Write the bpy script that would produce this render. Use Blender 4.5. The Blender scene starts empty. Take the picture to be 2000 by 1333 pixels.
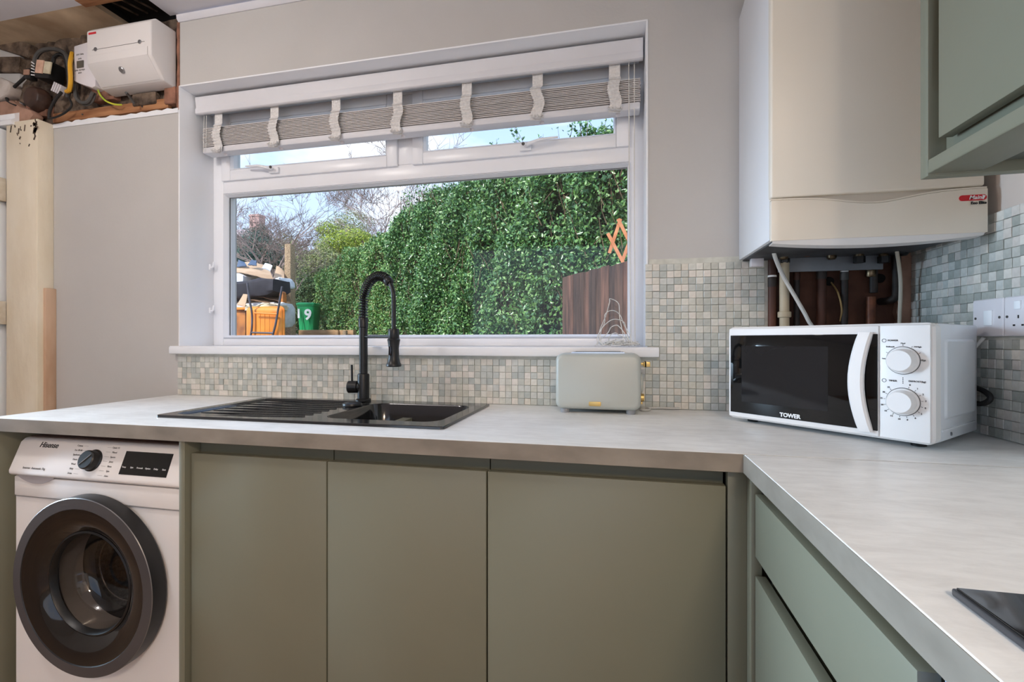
import bpy, bmesh, math, random
import numpy as np
from mathutils import Vector, Matrix
rnd = random.Random(7)
C = bpy.context.scene.collection
S = bpy.context.scene

# ------------------------------------------------------------------ camera, light, exposure
YAW = math.radians(12.417)
CAM = Vector((0, -1.59, 1.12))
cam_d = bpy.data.cameras.new('camera'); cam = bpy.data.objects.new('camera', cam_d); C.objects.link(cam)
cam_d.sensor_width = 36; cam_d.lens = 917.2 / 2000 * 36; cam_d.clip_start = .02; cam_d.clip_end = 300
cam.location = CAM; cam.rotation_euler = (math.pi / 2, 0, YAW)
S.camera = cam
S.view_settings.view_transform = 'Standard'; S.view_settings.look = 'None'
S.view_settings.gamma = 1; S.view_settings.use_curve_mapping = False
S.view_settings.exposure = 0.55

def lin(c):
    return tuple(((v / 255) / 12.92 if v / 255 <= .04045 else ((v / 255 + .055) / 1.055) ** 2.4) for v in c) + (1,)

W = bpy.data.worlds.new('sky'); S.world = W; W.use_nodes = True
nt = W.node_tree; N = nt.nodes; L = nt.links; N.clear()
wo = N.new('ShaderNodeOutputWorld'); bg = N.new('ShaderNodeBackground'); tc = N.new('ShaderNodeTexCoord')
sx = N.new('ShaderNodeSeparateXYZ'); L.new(tc.outputs['Generated'], sx.inputs[0])
rp = N.new('ShaderNodeValToRGB'); L.new(sx.outputs[2], rp.inputs[0])
rp.color_ramp.elements[0].position = .0; rp.color_ramp.elements[0].color = lin((208, 226, 250))
rp.color_ramp.elements[1].position = .6; rp.color_ramp.elements[1].color = lin((160, 194, 246))
nz = N.new('ShaderNodeTexNoise'); nz.inputs['Scale'].default_value = 3.2; nz.inputs['Detail'].default_value = 5
mp = N.new('ShaderNodeMapping'); mp.inputs['Scale'].default_value = (1, 1, 2.4); mp.inputs['Location'].default_value = (.3, .1, 0)
L.new(tc.outputs['Generated'], mp.inputs[0]); L.new(mp.outputs[0], nz.inputs['Vector'])
cr = N.new('ShaderNodeValToRGB'); cr.color_ramp.elements[0].position = .48; cr.color_ramp.elements[1].position = .62
L.new(nz.outputs['Fac'], cr.inputs[0])
mx = N.new('ShaderNodeMixRGB'); L.new(cr.outputs[0], mx.inputs[0]); L.new(rp.outputs[0], mx.inputs[1]); mx.inputs[2].default_value = lin((232, 238, 250))
L.new(mx.outputs[0], bg.inputs[0]); bg.inputs[1].default_value = 1.12; L.new(bg.outputs[0], wo.inputs[0])

def light(name, kind, loc, rot, energy, color, size=None, size_y=None, angle=None, spread=None):
    d = bpy.data.lights.new(name, kind); d.energy = energy; d.color = color
    if kind == 'AREA':
        d.shape = 'RECTANGLE'; d.size = size; d.size_y = size_y or size
        if spread: d.spread = math.radians(spread)
    if kind == 'SUN': d.angle = angle
    if kind == 'POINT': d.shadow_soft_size = size
    o = bpy.data.objects.new(name, d); o.location = loc; o.rotation_euler = rot; C.objects.link(o); return o
light('sun', 'SUN', (0, 0, 9), (math.radians(38), math.radians(-28), 0), 3.0, (1, .96, .88), angle=math.radians(6))
# added unseen fills: cool from the left wall, warm from near the ceiling
light('cool_side_fill', 'AREA', (-3.22, -.62, 1.0), (0, math.radians(-79), math.radians(-13)), 25, (.56, .78, 1), 1.7, .5, spread=60)
light('warm_ceiling_fill', 'POINT', (-1.6, -1.3, 2.33), (0, 0, 0), 17, (1, .92, .85), .07)
light('warm_ceiling_fill', 'AREA', (.55, -3.1, 2.42), (0, 0, 0), 37, (1, .80, .60), .4, .4)

# ------------------------------------------------------------------ materials
MC = {}
def mat(name, c1, c2=None, rough=.6, metal=0, scale=8, bump=0, stretch=(1, 1, 1), coat=0, spec=.5, detail=4, ramp=(.35, .65), trans=0, bscale=None, ior=1.45, alpha=1):
    if name in MC: return MC[name]
    m = bpy.data.materials.new(name); m.use_nodes = True; MC[name] = m
    n = m.node_tree.nodes; l = m.node_tree.links; p = n['Principled BSDF']
    p.inputs['Roughness'].default_value = rough; p.inputs['Metallic'].default_value = metal
    p.inputs['Coat Weight'].default_value = coat; p.inputs['Specular IOR Level'].default_value = spec
    p.inputs['Transmission Weight'].default_value = trans; p.inputs['IOR'].default_value = ior
    p.inputs['Alpha'].default_value = alpha
    if c2 is None: c2 = tuple(max(0, v - 6) for v in c1)
    tc = n.new('ShaderNodeTexCoord'); mp = n.new('ShaderNodeMapping'); mp.inputs['Scale'].default_value = stretch
    t = n.new('ShaderNodeTexNoise'); t.inputs['Scale'].default_value = scale; t.inputs['Detail'].default_value = detail
    r = n.new('ShaderNodeValToRGB'); r.color_ramp.elements[0].position = ramp[0]; r.color_ramp.elements[1].position = ramp[1]
    r.color_ramp.elements[0].color = lin(c1); r.color_ramp.elements[1].color = lin(c2)
    l.new(tc.outputs['Object'], mp.inputs[0]); l.new(mp.outputs[0], t.inputs['Vector']); l.new(t.outputs['Fac'], r.inputs[0]); l.new(r.outputs[0], p.inputs['Base Color'])
    if bump:
        b = n.new('ShaderNodeBump'); b.inputs['Strength'].default_value = bump; b.inputs['Distance'].default_value = .01
        t2 = t
        if bscale:
            t2 = n.new('ShaderNodeTexNoise'); t2.inputs['Scale'].default_value = bscale; t2.inputs['Detail'].default_value = 3; l.new(mp.outputs[0], t2.inputs['Vector'])
        l.new(t2.outputs['Fac'], b.inputs['Height']); l.new(b.outputs[0], p.inputs['Normal'])
    return m
def rand_mat(name, cols, rough=.5, spec=.5, bump=0):
    """colour picked per island / per object at random"""
    if name in MC: return MC[name]
    m = bpy.data.materials.new(name); m.use_nodes = True; MC[name] = m
    n = m.node_tree.nodes; l = m.node_tree.links; p = n['Principled BSDF']
    p.inputs['Roughness'].default_value = rough; p.inputs['Specular IOR Level'].default_value = spec
    g = n.new('ShaderNodeNewGeometry'); r = n.new('ShaderNodeValToRGB'); e = r.color_ramp.elements
    for i, c in enumerate(cols):
        q = e[i] if i < 2 else e.new(i / (len(cols)))
        q.position = i / len(cols); q.color = lin(c)
    r.color_ramp.interpolation = 'CONSTANT' if len(cols) > 5 else 'LINEAR'
    l.new(g.outputs['Random Per Island'], r.inputs[0]); l.new(r.outputs[0], p.inputs['Base Color'])
    return m
def glass(name, tint=(255, 255, 255), refl=1.0):
    m = bpy.data.materials.new(name); m.use_nodes = True; MC[name] = m
    n = m.node_tree.nodes; l = m.node_tree.links; n.clear()
    o = n.new('ShaderNodeOutputMaterial'); tr = n.new('ShaderNodeBsdfTransparent'); gl = n.new('ShaderNodeBsdfGlossy'); gl.inputs['Roughness'].default_value = .02
    fr = n.new('ShaderNodeFresnel'); ge = n.new('ShaderNodeNewGeometry'); mr = n.new('ShaderNodeMapRange'); mr.inputs[3].default_value = 1.45; mr.inputs[4].default_value = 1 / 1.45; l.new(ge.outputs['Backfacing'], mr.inputs[0]); l.new(mr.outputs[0], fr.inputs[0]); mu = n.new('ShaderNodeMath'); mu.operation = 'MULTIPLY'; mu.inputs[1].default_value = refl
    mi = n.new('ShaderNodeMixShader'); tr.inputs[0].default_value = lin(tint)
    l.new(fr.outputs[0], mu.inputs[0]); l.new(mu.outputs[0], mi.inputs[0]); l.new(tr.outputs[0], mi.inputs[1]); l.new(gl.outputs[0], mi.inputs[2]); l.new(mi.outputs[0], o.inputs[0])
    return m

M = dict(
 wall=mat('wall_paint', (196, 194, 191), (192, 190, 187), .8, scale=3, bump=.05, bscale=90),
 ceil=mat('ceiling_paint', (222, 222, 228), (216, 216, 222), .85, scale=3),
 white=mat('white_gloss_paint', (244, 246, 249), (240, 242, 246), .45, scale=3),
 upvc=mat('white_upvc', (244, 246, 250), (241, 243, 248), .3, scale=3),
 cream=mat('yellowed_gloss_paint', (236, 226, 206), (220, 206, 180), .55, scale=6, bump=.3, bscale=30, stretch=(1, 1, .4)),
 wood=mat('batten_wood', (178, 128, 88), (140, 92, 60), .8, scale=9, stretch=(.6, 6, 6), bump=.3),
 floor=mat('oak_floor', (150, 112, 78), (120, 84, 54), .5, scale=4, stretch=(6, 1, 1)),
 grime=mat('old_masonry', (128, 110, 94), (58, 46, 38), .95, scale=18, bump=1, bscale=50, detail=8),
 brick=mat('old_brick', (158, 112, 92), (118, 84, 68), .95, scale=20, bump=.8),
 pinkplaster=mat('pink_plaster', (178, 140, 120), (150, 116, 98), .9, scale=16, bump=.6),
 board=mat('old_ceiling_board', (222, 202, 172), (176, 152, 124), .9, scale=5, bump=.2),
 sage=mat('sage_matt_lacquer', (122, 121, 104), (118, 117, 100), .42, scale=2),
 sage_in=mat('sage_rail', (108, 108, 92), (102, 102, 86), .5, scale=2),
 sage_up=mat('sage_wall_unit', (122, 121, 104), (118, 117, 100), .42, scale=2),
 worktop=None,
 black=mat('black_matt_metal', (22, 22, 23), (28, 28, 29), .38, scale=20),
 sink=mat('black_composite', (22, 22, 24), (28, 28, 30), .12, scale=220, spec=1.0),
 applwhite=mat('white_appliance_enamel', (236, 233, 231), (232, 229, 227), .36, scale=2),
 applside=mat('white_appliance_steel', (224, 226, 230), (218, 220, 224), .32, scale=3, coat=.2),
 boiler=mat('boiler_cream_panel', (238, 230, 216), (234, 225, 210), .4, scale=2),
 boilerside=mat('boiler_white_side', (236, 237, 240), (230, 232, 236), .4, scale=3),
 blackglass=mat('black_glass', (10, 10, 11), (14, 14, 15), .05, scale=3, spec=.6),
 smoke=mat('smoked_plastic', (34, 31, 29), (30, 27, 25), .07, scale=3, spec=.6),
 darkring=mat('dark_grey_ring', (74, 71, 72), (68, 65, 66), .4, scale=4),
 chrome=mat('polished_steel', (205, 205, 208), (190, 190, 194), .14, metal=1),
 steel=mat('brushed_steel', (168, 168, 170), (150, 150, 152), .35, metal=1, stretch=(1, 30, 1)),
 brass=mat('brass', (190, 150, 84), (150, 112, 60), .3, metal=1, scale=30),
 brassold=mat('tarnished_brass', (150, 130, 104), (84, 70, 54), .4, metal=1, scale=60),
 gold=mat('gold_plate', (214, 184, 120), (204, 172, 104), .3, metal=.6),
 copper=mat('tarnished_copper', (138, 84, 58), (82, 50, 38), .5, metal=.35, scale=20),
 copperb=mat('brown_copper_pipe', (98, 60, 46), (62, 40, 32), .55, metal=.2, scale=18, stretch=(1, 1, .3)),
 darkpipe=mat('dark_painted_pipe', (58, 50, 46), (36, 30, 28), .6, scale=25),
 pvc=mat('cream_plastic_pipe', (206, 192, 166), (192, 176, 148), .45, scale=8),
 cable=mat('white_cable', (226, 224, 218), (214, 212, 206), .45, scale=10),
 cablegrey=mat('grey_cable', (86, 84, 82), (66, 64, 62), .6, scale=12),
 cableblk=mat('black_cable', (26, 26, 27), (36, 34, 33), .6, scale=12),
 yellow=mat('yellow_cable', (226, 172, 48), (214, 156, 34), .5, scale=12),
 green=mat('earth_wire_green', (158, 190, 50), (206, 204, 60), .5, scale=30),
 toast=mat('toaster_cream', (180, 184, 178), (176, 180, 174), .35, scale=2, coat=.2),
 grout=mat('grout', (212, 212, 202), (196, 196, 186), .9, scale=40),
 recess=mat('brown_recess_wall', (112, 74, 58), (74, 48, 38), .9, scale=8, bump=.5, bscale=20),
 ink=mat('black_print', (30, 30, 32), (34, 34, 36), .6),
 grey_ink=mat('grey_print', (120, 118, 116), (112, 110, 108), .6),
 red=mat('red_badge', (206, 32, 44), (196, 26, 38), .4),
 whiteprint=mat('white_print', (236, 236, 236), (230, 230, 230), .5),
 plate=mat('white_socket_plastic', (226, 222, 226), (222, 218, 222), .35, scale=3),
 dark=mat('dark_hole', (18, 15, 13), (26, 22, 19), .95),
 fabric=mat('white_tape_fabric', (232, 230, 228), (216, 214, 212), .9, scale=120, bump=.3),
 slat=mat('pale_grey_slat', (222, 218, 216), (214, 210, 208), .5, scale=5),
 rail=mat('blind_headrail_steel', (196, 202, 210), (184, 190, 198), .4, metal=.3),
 valance=mat('blind_valance', (226, 226, 230), (222, 222, 226), .5, scale=4),
)
def worktop_mat():
    m = mat('grey_concrete_laminate', (244, 244, 242), (226, 225, 222), .38, spec=.9, scale=5, stretch=(1, 1, 1), detail=8, ramp=(.3, .72))
    n = m.node_tree.nodes; l = m.node_tree.links; p = n['Principled BSDF']
    tc = n.new('ShaderNodeTexCoord'); mp = n.new('ShaderNodeMapping'); mp.inputs['Scale'].default_value = (3, 9, 8)
    t = n.new('ShaderNodeTexNoise'); t.inputs['Scale'].default_value = 5; t.inputs['Detail'].default_value = 12; t.inputs['Roughness'].default_value = .68; t.inputs['Distortion'].default_value = .5
    l.new(tc.outputs['Object'], mp.inputs[0]); l.new(mp.outputs[0], t.inputs['Vector'])
    mx = n.new('ShaderNodeMixRGB'); mx.blend_type = 'MULTIPLY'; r = n.new('ShaderNodeValToRGB')
    r.color_ramp.elements[0].position = .3; r.color_ramp.elements[0].color = (.80, .795, .79, 1); r.color_ramp.elements[1].position = .6; r.color_ramp.elements[1].color = (1, 1, 1, 1)
    l.new(t.outputs['Fac'], r.inputs[0]); src = p.inputs['Base Color'].links[0].from_socket
    mx.inputs[0].default_value = .75; l.new(src, mx.inputs[1]); l.new(r.outputs[0], mx.inputs[2]); l.new(mx.outputs[0], p.inputs['Base Color'])
    return m
M['worktop'] = worktop_mat()
M['pane'] = glass('window_glass', (252, 253, 253), .6)
M['wmglass'] = glass('porthole_glass', (165, 160, 156), 1.5)

# ------------------------------------------------------------------ mesh builder
class MB:
    def __init__(s): s.v = []; s.f = []; s.m = []; s.cm = 0
    def add(s, vs, fs):
        b = len(s.v); s.v += [tuple(p) for p in vs]; s.f += [tuple(b + i for i in f) for f in fs]; s.m += [s.cm] * len(fs); return s
    def box(s, x0, y0, z0, x1, y1, z1):
        x0, x1 = min(x0, x1), max(x0, x1); y0, y1 = min(y0, y1), max(y0, y1); z0, z1 = min(z0, z1), max(z0, z1)
        return s.add([(x0, y0, z0), (x1, y0, z0), (x1, y1, z0), (x0, y1, z0), (x0, y0, z1), (x1, y0, z1), (x1, y1, z1), (x0, y1, z1)],
                     [(0, 3, 2, 1), (4, 5, 6, 7), (0, 1, 5, 4), (1, 2, 6, 5), (2, 3, 7, 6), (3, 0, 4, 7)])
    def obox(s, c, size, rot):
        R = rot if isinstance(rot, Matrix) else Matrix.Rotation(rot, 3, 'Z'); h = [q / 2 for q in size]
        vs = [Vector(c) + R @ Vector((a * h[0], b * h[1], d * h[2])) for d in (-1, 1) for a, b in ((-1, -1), (1, -1), (1, 1), (-1, 1))]
        return s.add(vs, [(0, 3, 2, 1), (4, 5, 6, 7), (0, 1, 5, 4), (1, 2, 6, 5), (2, 3, 7, 6), (3, 0, 4, 7)])
    def tube(s, pts, r, n=10, caps=True, flat=1):
        pts = [Vector(p) for p in pts]; k = len(pts); rs = r if isinstance(r, (list, tuple)) else [r] * k
        up = None; vs = []
        for i, p in enumerate(pts):
            d = (pts[min(i + 1, k - 1)] - pts[max(i - 1, 0)]).normalized()
            if up is None: up = d.orthogonal().normalized()
            up = (up - d * up.dot(d)); up = up.normalized() if up.length > 1e-6 else d.orthogonal().normalized()
            w = d.cross(up)
            for j in range(n):
                a = 2 * math.pi * j / n; vs.append(p + (up * math.cos(a) + w * math.sin(a) * flat) * rs[i])
        fs = [(i * n + j, i * n + (j + 1) % n, (i + 1) * n + (j + 1) % n, (i + 1) * n + j) for i in range(k - 1) for j in range(n)]
        if caps: fs += [tuple(range(n - 1, -1, -1)), tuple(range((k - 1) * n, k * n))]
        return s.add(vs, fs)
    def lathe(s, prof, o=(0, 0, 0), axis=(0, 0, 1), n=32, close=True):
        o = Vector(o); a = Vector(axis).normalized(); u = a.orthogonal().normalized(); w = a.cross(u); vs = []
        for r, h in prof:
            for j in range(n):
                t = 2 * math.pi * j / n; vs.append(o + a * h + (u * math.cos(t) + w * math.sin(t)) * r)
        k = len(prof)
        fs = [(i * n + j, i * n + (j + 1) % n, (i + 1) * n + (j + 1) % n, (i + 1) * n + j) for i in range(k - 1) for j in range(n)]
        if close:
            if prof[0][0] > 1e-5: fs.append(tuple(range(n - 1, -1, -1)))
            if prof[-1][0] > 1e-5: fs.append(tuple(range((k - 1) * n, k * n)))
        return s.add(vs, fs)
    def prism(s, poly, axis, a0, a1):
        """poly: 2-D points; axis 'x': (y,z), 'y': (x,z), 'z': (x,y)"""
        def P(q, a): return {'x': (a, q[0], q[1]), 'y': (q[0], a, q[1]), 'z': (q[0], q[1], a)}[axis]
        k = len(poly); vs = [P(q, a0) for q in poly] + [P(q, a1) for q in poly]
        fs = [(i, (i + 1) % k, k + (i + 1) % k, k + i) for i in range(k)] + [tuple(range(k - 1, -1, -1)), tuple(range(k, 2 * k))]
        return s.add(vs, fs)
    def loft(s, loops, cap0=False, cap1=False):
        n = len(loops[0]); vs = [p for lp in loops for p in lp]
        fs = [(i * n + j, i * n + (j + 1) % n, (i + 1) * n + (j + 1) % n, (i + 1) * n + j) for i in range(len(loops) - 1) for j in range(n)]
        if cap0: fs.append(tuple(range(n - 1, -1, -1)))
        if cap1: fs.append(tuple(range((len(loops) - 1) * n, len(loops) * n)))
        return s.add(vs, fs)
    def sheet(s, grid, th=.002):
        """grid[i][j] of points -> a sheet with thickness along -normal"""
        a = len(grid); b = len(grid[0]); G = [[Vector(p) for p in r] for r in grid]; top = []; bot = []
        for i in range(a):
            for j in range(b):
                du = G[min(i + 1, a - 1)][j] - G[max(i - 1, 0)][j]; dv = G[i][min(j + 1, b - 1)] - G[i][max(j - 1, 0)]
                nn = du.cross(dv); nn = nn.normalized() if nn.length > 1e-9 else Vector((0, 0, 1))
                top.append(G[i][j] + nn * th / 2); bot.append(G[i][j] - nn * th / 2)
        K = a * b; fs = []
        for i in range(a - 1):
            for j in range(b - 1):
                q = (i * b + j, (i + 1) * b + j, (i + 1) * b + j + 1, i * b + j + 1)
                fs.append(q); fs.append(tuple(K + t for t in reversed(q)))
        for i in range(a - 1):
            fs.append((i * b, K + i * b, K + (i + 1) * b, (i + 1) * b)); e = b - 1
            fs.append((i * b + e, (i + 1) * b + e, K + (i + 1) * b + e, K + i * b + e))
        for j in range(b - 1):
            fs.append((j, j + 1, K + j + 1, K + j)); e = (a - 1) * b
            fs.append((e + j, K + e + j, K + e + j + 1, e + j + 1))
        return s.add(top + bot, fs)
    def build(s, name, mats, parent=None, bevel=0, seg=2, smooth=True, origin=None, fixn=True, limit=.5, local=False):
        if not isinstance(mats, (list, tuple)): mats = [mats]
        V = np.array(s.v, dtype=float)
        if parent is not None:
            off = Vector((0, 0, 0)) if local else Vector(parent.get('_base', (0, 0, 0)))
        elif origin is not None: off = Vector(origin)
        else:
            lo = V.min(0); hi = V.max(0); off = Vector(((lo[0] + hi[0]) / 2, (lo[1] + hi[1]) / 2, lo[2]))
        V = V - np.array(off)
        me = bpy.data.meshes.new(name); me.from_pydata(V.tolist(), [], s.f)
        for m in mats: me.materials.append(m)
        if len(mats) > 1: me.polygons.foreach_set('material_index', s.m)
        if bevel or fixn:
            bm = bmesh.new(); bm.from_mesh(me)
            if fixn: bmesh.ops.recalc_face_normals(bm, faces=bm.faces)
            if bevel:
                ed = [e for e in bm.edges if len(e.link_faces) == 2 and e.calc_face_angle(0) > limit]
                bmesh.ops.bevel(bm, geom=ed, offset=bevel, segments=seg, affect='EDGES', profile=.5, clamp_overlap=True)
            bm.to_mesh(me); bm.free()
        if smooth:
            me.polygons.foreach_set('use_smooth', [True] * len(me.polygons)); me.set_sharp_from_angle(angle=math.radians(38))
        me.update()
        o = bpy.data.objects.new(name, me); C.objects.link(o)
        if parent is not None: o.parent = parent; o['_base'] = parent.get('_base', (0, 0, 0))
        else: o.location = off; o['_base'] = tuple(off)
        return o

def thing(name, label, cat, loc=(0, 0, 0), rotz=0, group=None, kind=None):
    o = bpy.data.objects.new(name, None); C.objects.link(o); o.empty_display_size = .05
    o.location = loc; o.rotation_euler = (0, 0, rotz); o['_base'] = tuple(loc)
    if kind: o['kind'] = kind
    if label: o['label'] = label
    if cat: o['category'] = cat
    if group: o['group'] = group
    return o
def tag(o, label, cat, group=None, kind=None):
    o['label'] = label; o['category'] = cat
    if group: o['group'] = group
    if kind: o['kind'] = kind
    return o
def struct(o, label=None, cat=None):
    o['kind'] = 'structure'
    if label: o['label'] = label
    if cat: o['category'] = cat
    return o
def B(*a): return MB().box(*a)
def rrect(x0, y0, x1, y1, r, n=6):
    out = []
    for cx, cy, a0 in ((x1 - r, y0 + r, -90), (x1 - r, y1 - r, 0), (x0 + r, y1 - r, 90), (x0 + r, y0 + r, 180)):
        for i in range(n + 1):
            a = math.radians(a0 + 90 * i / n); out.append((cx + r * math.cos(a), cy + r * math.sin(a)))
    return out
def text(name, s, size, m, parent, mtx, shear=0, depth=.0004, align='CENTER', bold=0, spacing=1):
    c = bpy.data.curves.new(name, 'FONT'); c.body = s; c.size = size; c.extrude = depth; c.align_x = align; c.align_y = 'CENTER'; c.shear = shear; c.offset = bold; c.space_character = spacing
    c.resolution_u = 3
    o = bpy.data.objects.new(name, c); C.objects.link(o)
    dg = bpy.context.evaluated_depsgraph_get(); dg.update()
    me = bpy.data.meshes.new_from_object(o.evaluated_get(dg)); bpy.data.objects.remove(o); bpy.data.curves.remove(c)
    me.materials.clear(); me.materials.append(m)
    base = Vector(parent.get('_base', (0, 0, 0))); me.transform(Matrix.Translation(-base) @ mtx)
    o = bpy.data.objects.new(name, me); C.objects.link(o); o.parent = parent; o['_base'] = tuple(base)
    return o
def face_mtx(o, right, up):
    r = Vector(right).normalized(); u = Vector(up).normalized(); n = r.cross(u)
    return Matrix(((r.x, u.x, n.x, o[0]), (r.y, u.y, n.y, o[1]), (r.z, u.z, n.z, o[2]), (0, 0, 0, 1)))
cY, sY = math.cos(YAW), math.sin(YAW)
def at(u, v, Y):
    """a point seen at (u,v) of the 2000x1333 frame, lying Y metres in front of the camera measured along the room"""
    a = (u - 1000) / 917.2; d = Vector((-sY + a * cY, cY + a * sY, (666.5 - v) / 917.2))
    return CAM + d * (Y / d.y)
def aX(u, v, X):
    a = (u - 1000) / 917.2; d = Vector((-sY + a * cY, cY + a * sY, (666.5 - v) / 917.2))
    return CAM + d * (X / d.x)
def arc(p0, p1, bulge, n=10):
    p0, p1, b = Vector(p0), Vector(p1), Vector(bulge)
    return [p0.lerp(p1, i / n) + b * (4 * (i / n) * (1 - i / n)) for i in range(n + 1)]
def spline(pts, n=6):
    P = [Vector(p) for p in pts]; P = [P[0] * 2 - P[1]] + P + [P[-1] * 2 - P[-2]]; out = []
    for i in range(1, len(P) - 2):
        for k in range(n):
            t = k / n; a, b, c, d = P[i - 1:i + 3]
            out.append(.5 * ((2 * b) + (c - a) * t + (2 * a - 5 * b + 4 * c - d) * t * t + (3 * b - a - 3 * c + d) * t ** 3))
    out.append(P[-2]); return out

# ------------------------------------------------------------------ room shell
XL, XR, TOP = -3.3, .85, 2.46
WX0, WX1, WZ0, WZ1 = -1.75, .103, 1.10, 2.168      # window opening
HX0, HX1, HZ0 = -2.62, -1.752, 2.07                  # torn-out patch above the left wall
PX0, PX1, PZ0, PZ1 = .462, .848, .95, 1.46           # pipe recess
w = MB()
for y0, y1, holes in ((0, .03, True), (.03, .30, False)):
    w.box(XL, y0, -.02, WX0, y1, HZ0 if holes else TOP)
    if holes: w.box(XL, y0, HZ0, HX0, y1, TOP)
    w.box(WX0, y0, -.02, WX1, y1, WZ0 - .03); w.box(WX0, y0, WZ1, WX1, y1, TOP)
    if holes:
        w.box(WX1, y0, -.02, PX0, y1, TOP); w.box(PX0, y0, -.02, XR, y1, PZ0); w.box(PX0, y0, PZ1, XR, y1, TOP)
    else: w.box(WX1, y0, -.02, XR + .2, y1, TOP)
wall_back = struct(w.build('wall_back', M['wall'], smooth=False, fixn=False, origin=(0, 0, 0)), 'lilac-grey painted back wall around the wide kitchen window', None)
wall_right = struct(B(XR, -4.2, -.02, XR + .12, 0, TOP).build('wall_right', mat('wall_right_plaster', (214, 202, 192), (206, 192, 182), .85, scale=5), smooth=False, origin=(XR, 0, 0)))
struct(B(XL - .12, -4.2, -.02, XL, .3, TOP).build('wall_left', M['wall'], smooth=False))
wf = MB(); wf.box(XL, -4.2, -.02, -1.9, -4.05, TOP); wf.box(.7, -4.2, -.02, XR, -4.05, TOP); wf.box(-1.9, -4.2, 2.35, .7, -4.05, TOP); wf.box(-1.9, -4.2, -.02, .7, -4.05, .3)
struct(wf.build('wall_front', M['wall'], smooth=False))
struct(B(XL, -4.2, -.08, XR, .3, -.02).build('floor', M['floor'], smooth=False))
ce = MB(); ce.box(XL, -4.2, TOP, XR, -.13, TOP + .05); ce.box(-1.79, -.13, TOP, XR, -.004, TOP + .05)
struct(ce.build('ceiling', M['ceil'], smooth=False), 'white plasterboard ceiling with a torn open strip in the corner')
# coving strip
t = MB(); t.prism([(0, 2.428), (-.004, 2.428), (-.012, 2.436), (-.014, 2.452), (-.002, 2.457), (0, 2.457)], 'x', -1.75, XR - .002)
struct(t.build('trim_1', M['ceil']), 'narrow white strip where ceiling meets the window wall')

# ---- left wall lower edge: ragged plaster lip, batten, recess
def ragged(name, pts, y0, y1, m, parent):
    return MB().prism(pts, 'y', y0, y1).build(name, m, parent, smooth=False)
xs = np.linspace(HX0 + .2, HX1, 26)
lip = [(x, HZ0 - .012) for x in xs] + [(x, HZ0 + .004 + rnd.uniform(0, .011)) for x in xs[::-1]]
ragged('plaster_edge', lip, -.004, .03, M['white'], wall_back)['label'] = 'ragged white plaster edge'
# vertical torn edge next to the window wall
zs = np.linspace(2.07, 2.43, 16)
e = [(HX1 - .004 - rnd.uniform(0, .006), z) for z in zs] + [(HX1 + .006, z) for z in zs[::-1]]
ragged('plaster_edge', e, -.003, .03, M['brick'], wall_back)
rc = MB()
NX, NZ = 36, 18
grid = [[(HX0 + (HX1 - HX0) * i / NX, .012 + .016 * rnd.random(), HZ0 + (TOP - HZ0) * j / NZ) for i in range(NX + 1)] for j in range(NZ + 1)]
rc.sheet(grid, .004); rc.build('rough_masonry', M['grime'], wall_back, smooth=False)['label'] = 'dirty exposed masonry behind the cables'
for (u, v, wd, ht, m, r) in ((12, 190, .16, .085, 'pinkplaster', .1), (22, 230, .17, .07, 'pinkplaster', -.05), (18, 128, .15, .07, 'grime', .12), (58, 186, .075, .085, 'grime', .3), (30, 92, .20, .06, 'grime', .35), (75, 215, .12, .06, 'brick', .1),
                             (335, 188, .055, .07, 'brick', 0), (205, 185, .12, .055, 'brick', 0), (285, 195, .12, .05, 'grime', 0)):
    p = at(u, v, 1.588); b = MB(); b.obox((p.x, .004, p.z), (wd, .035, ht), Matrix.Rotation(r, 3, 'Y'))
    b.build('brick', M[m], wall_back, bevel=.004, seg=1)
# pale chipped shelf of plaster above the door
b = MB(); b.prism([(-2.95, 2.19), (-2.66, 2.19), (-2.60, 2.205), (-2.585, 2.235), (-2.60, 2.262), (-2.65, 2.285), (-2.95, 2.30)], 'y', -.055, 0); b.build('plaster_lump', mat('grey_plaster', (196, 188, 182), (160, 148, 138), .9, scale=12, bump=.6), wall_back, bevel=.008)
b = MB(); b.prism([(-2.95, 2.08), (-2.60, 2.07), (-2.50, 2.08), (-2.47, 2.105), (-2.49, 2.13), (-2.55, 2.15), (-2.60, 2.185), (-2.95, 2.19)], 'y', -.045, 0); b.build('plaster_lump', M['pinkplaster'], wall_back, bevel=.01)
# old ceiling board strip and opening with a joist
struct(B(XL, -.13, TOP, -2.03, .03, TOP + .02).build('trim_2', M['board'], smooth=False), 'stained old board strip in the ceiling corner')
hb = MB(); hb.box(-2.03, -.145, TOP + .33, -1.78, .035, TOP + .36); hb.box(-2.03, .03, TOP - .005, -1.78, .05, TOP + .35); hb.box(-2.03, -.145, TOP + .05, -1.79, .03, TOP + .35); hb.box(-2.03, -.145, TOP + .02, -1.79, -.14, TOP + .35); hb.box(-2.035, -.145, TOP + .02, -2.03, .03, TOP + .35); hb.box(-1.79, -.145, TOP + .05, -1.785, .03, TOP + .35)
struct(hb.build('trim_3', M['dark'], smooth=False), 'dark void above the torn ceiling')
o = MB(); o.box(-2.06, -.17, TOP - .012, -1.80, -.128, TOP + .03); tag(o.build('ceiling_joist', M['wood'], bevel=.003), 'short rough wooden joist end by the ceiling hole', 'joist')
for k in range(4):
    x = -1.99 + k * .05
    tag(MB().tube([(x, -.10, TOP + .03), (x + .012, .015, TOP + .045)], .004, 5).build('ceiling_lath', M['grime']), ('leftmost', 'second from left', 'third from left', 'rightmost')[k] + ' thin dusty lath strip inside the dark ceiling hole', 'lath', 'laths in the ceiling hole')
bt = thing('batten', 'bare timber batten fixed along the top of the left wall panel', 'batten', (-2.1, 0, 2.07))
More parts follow.
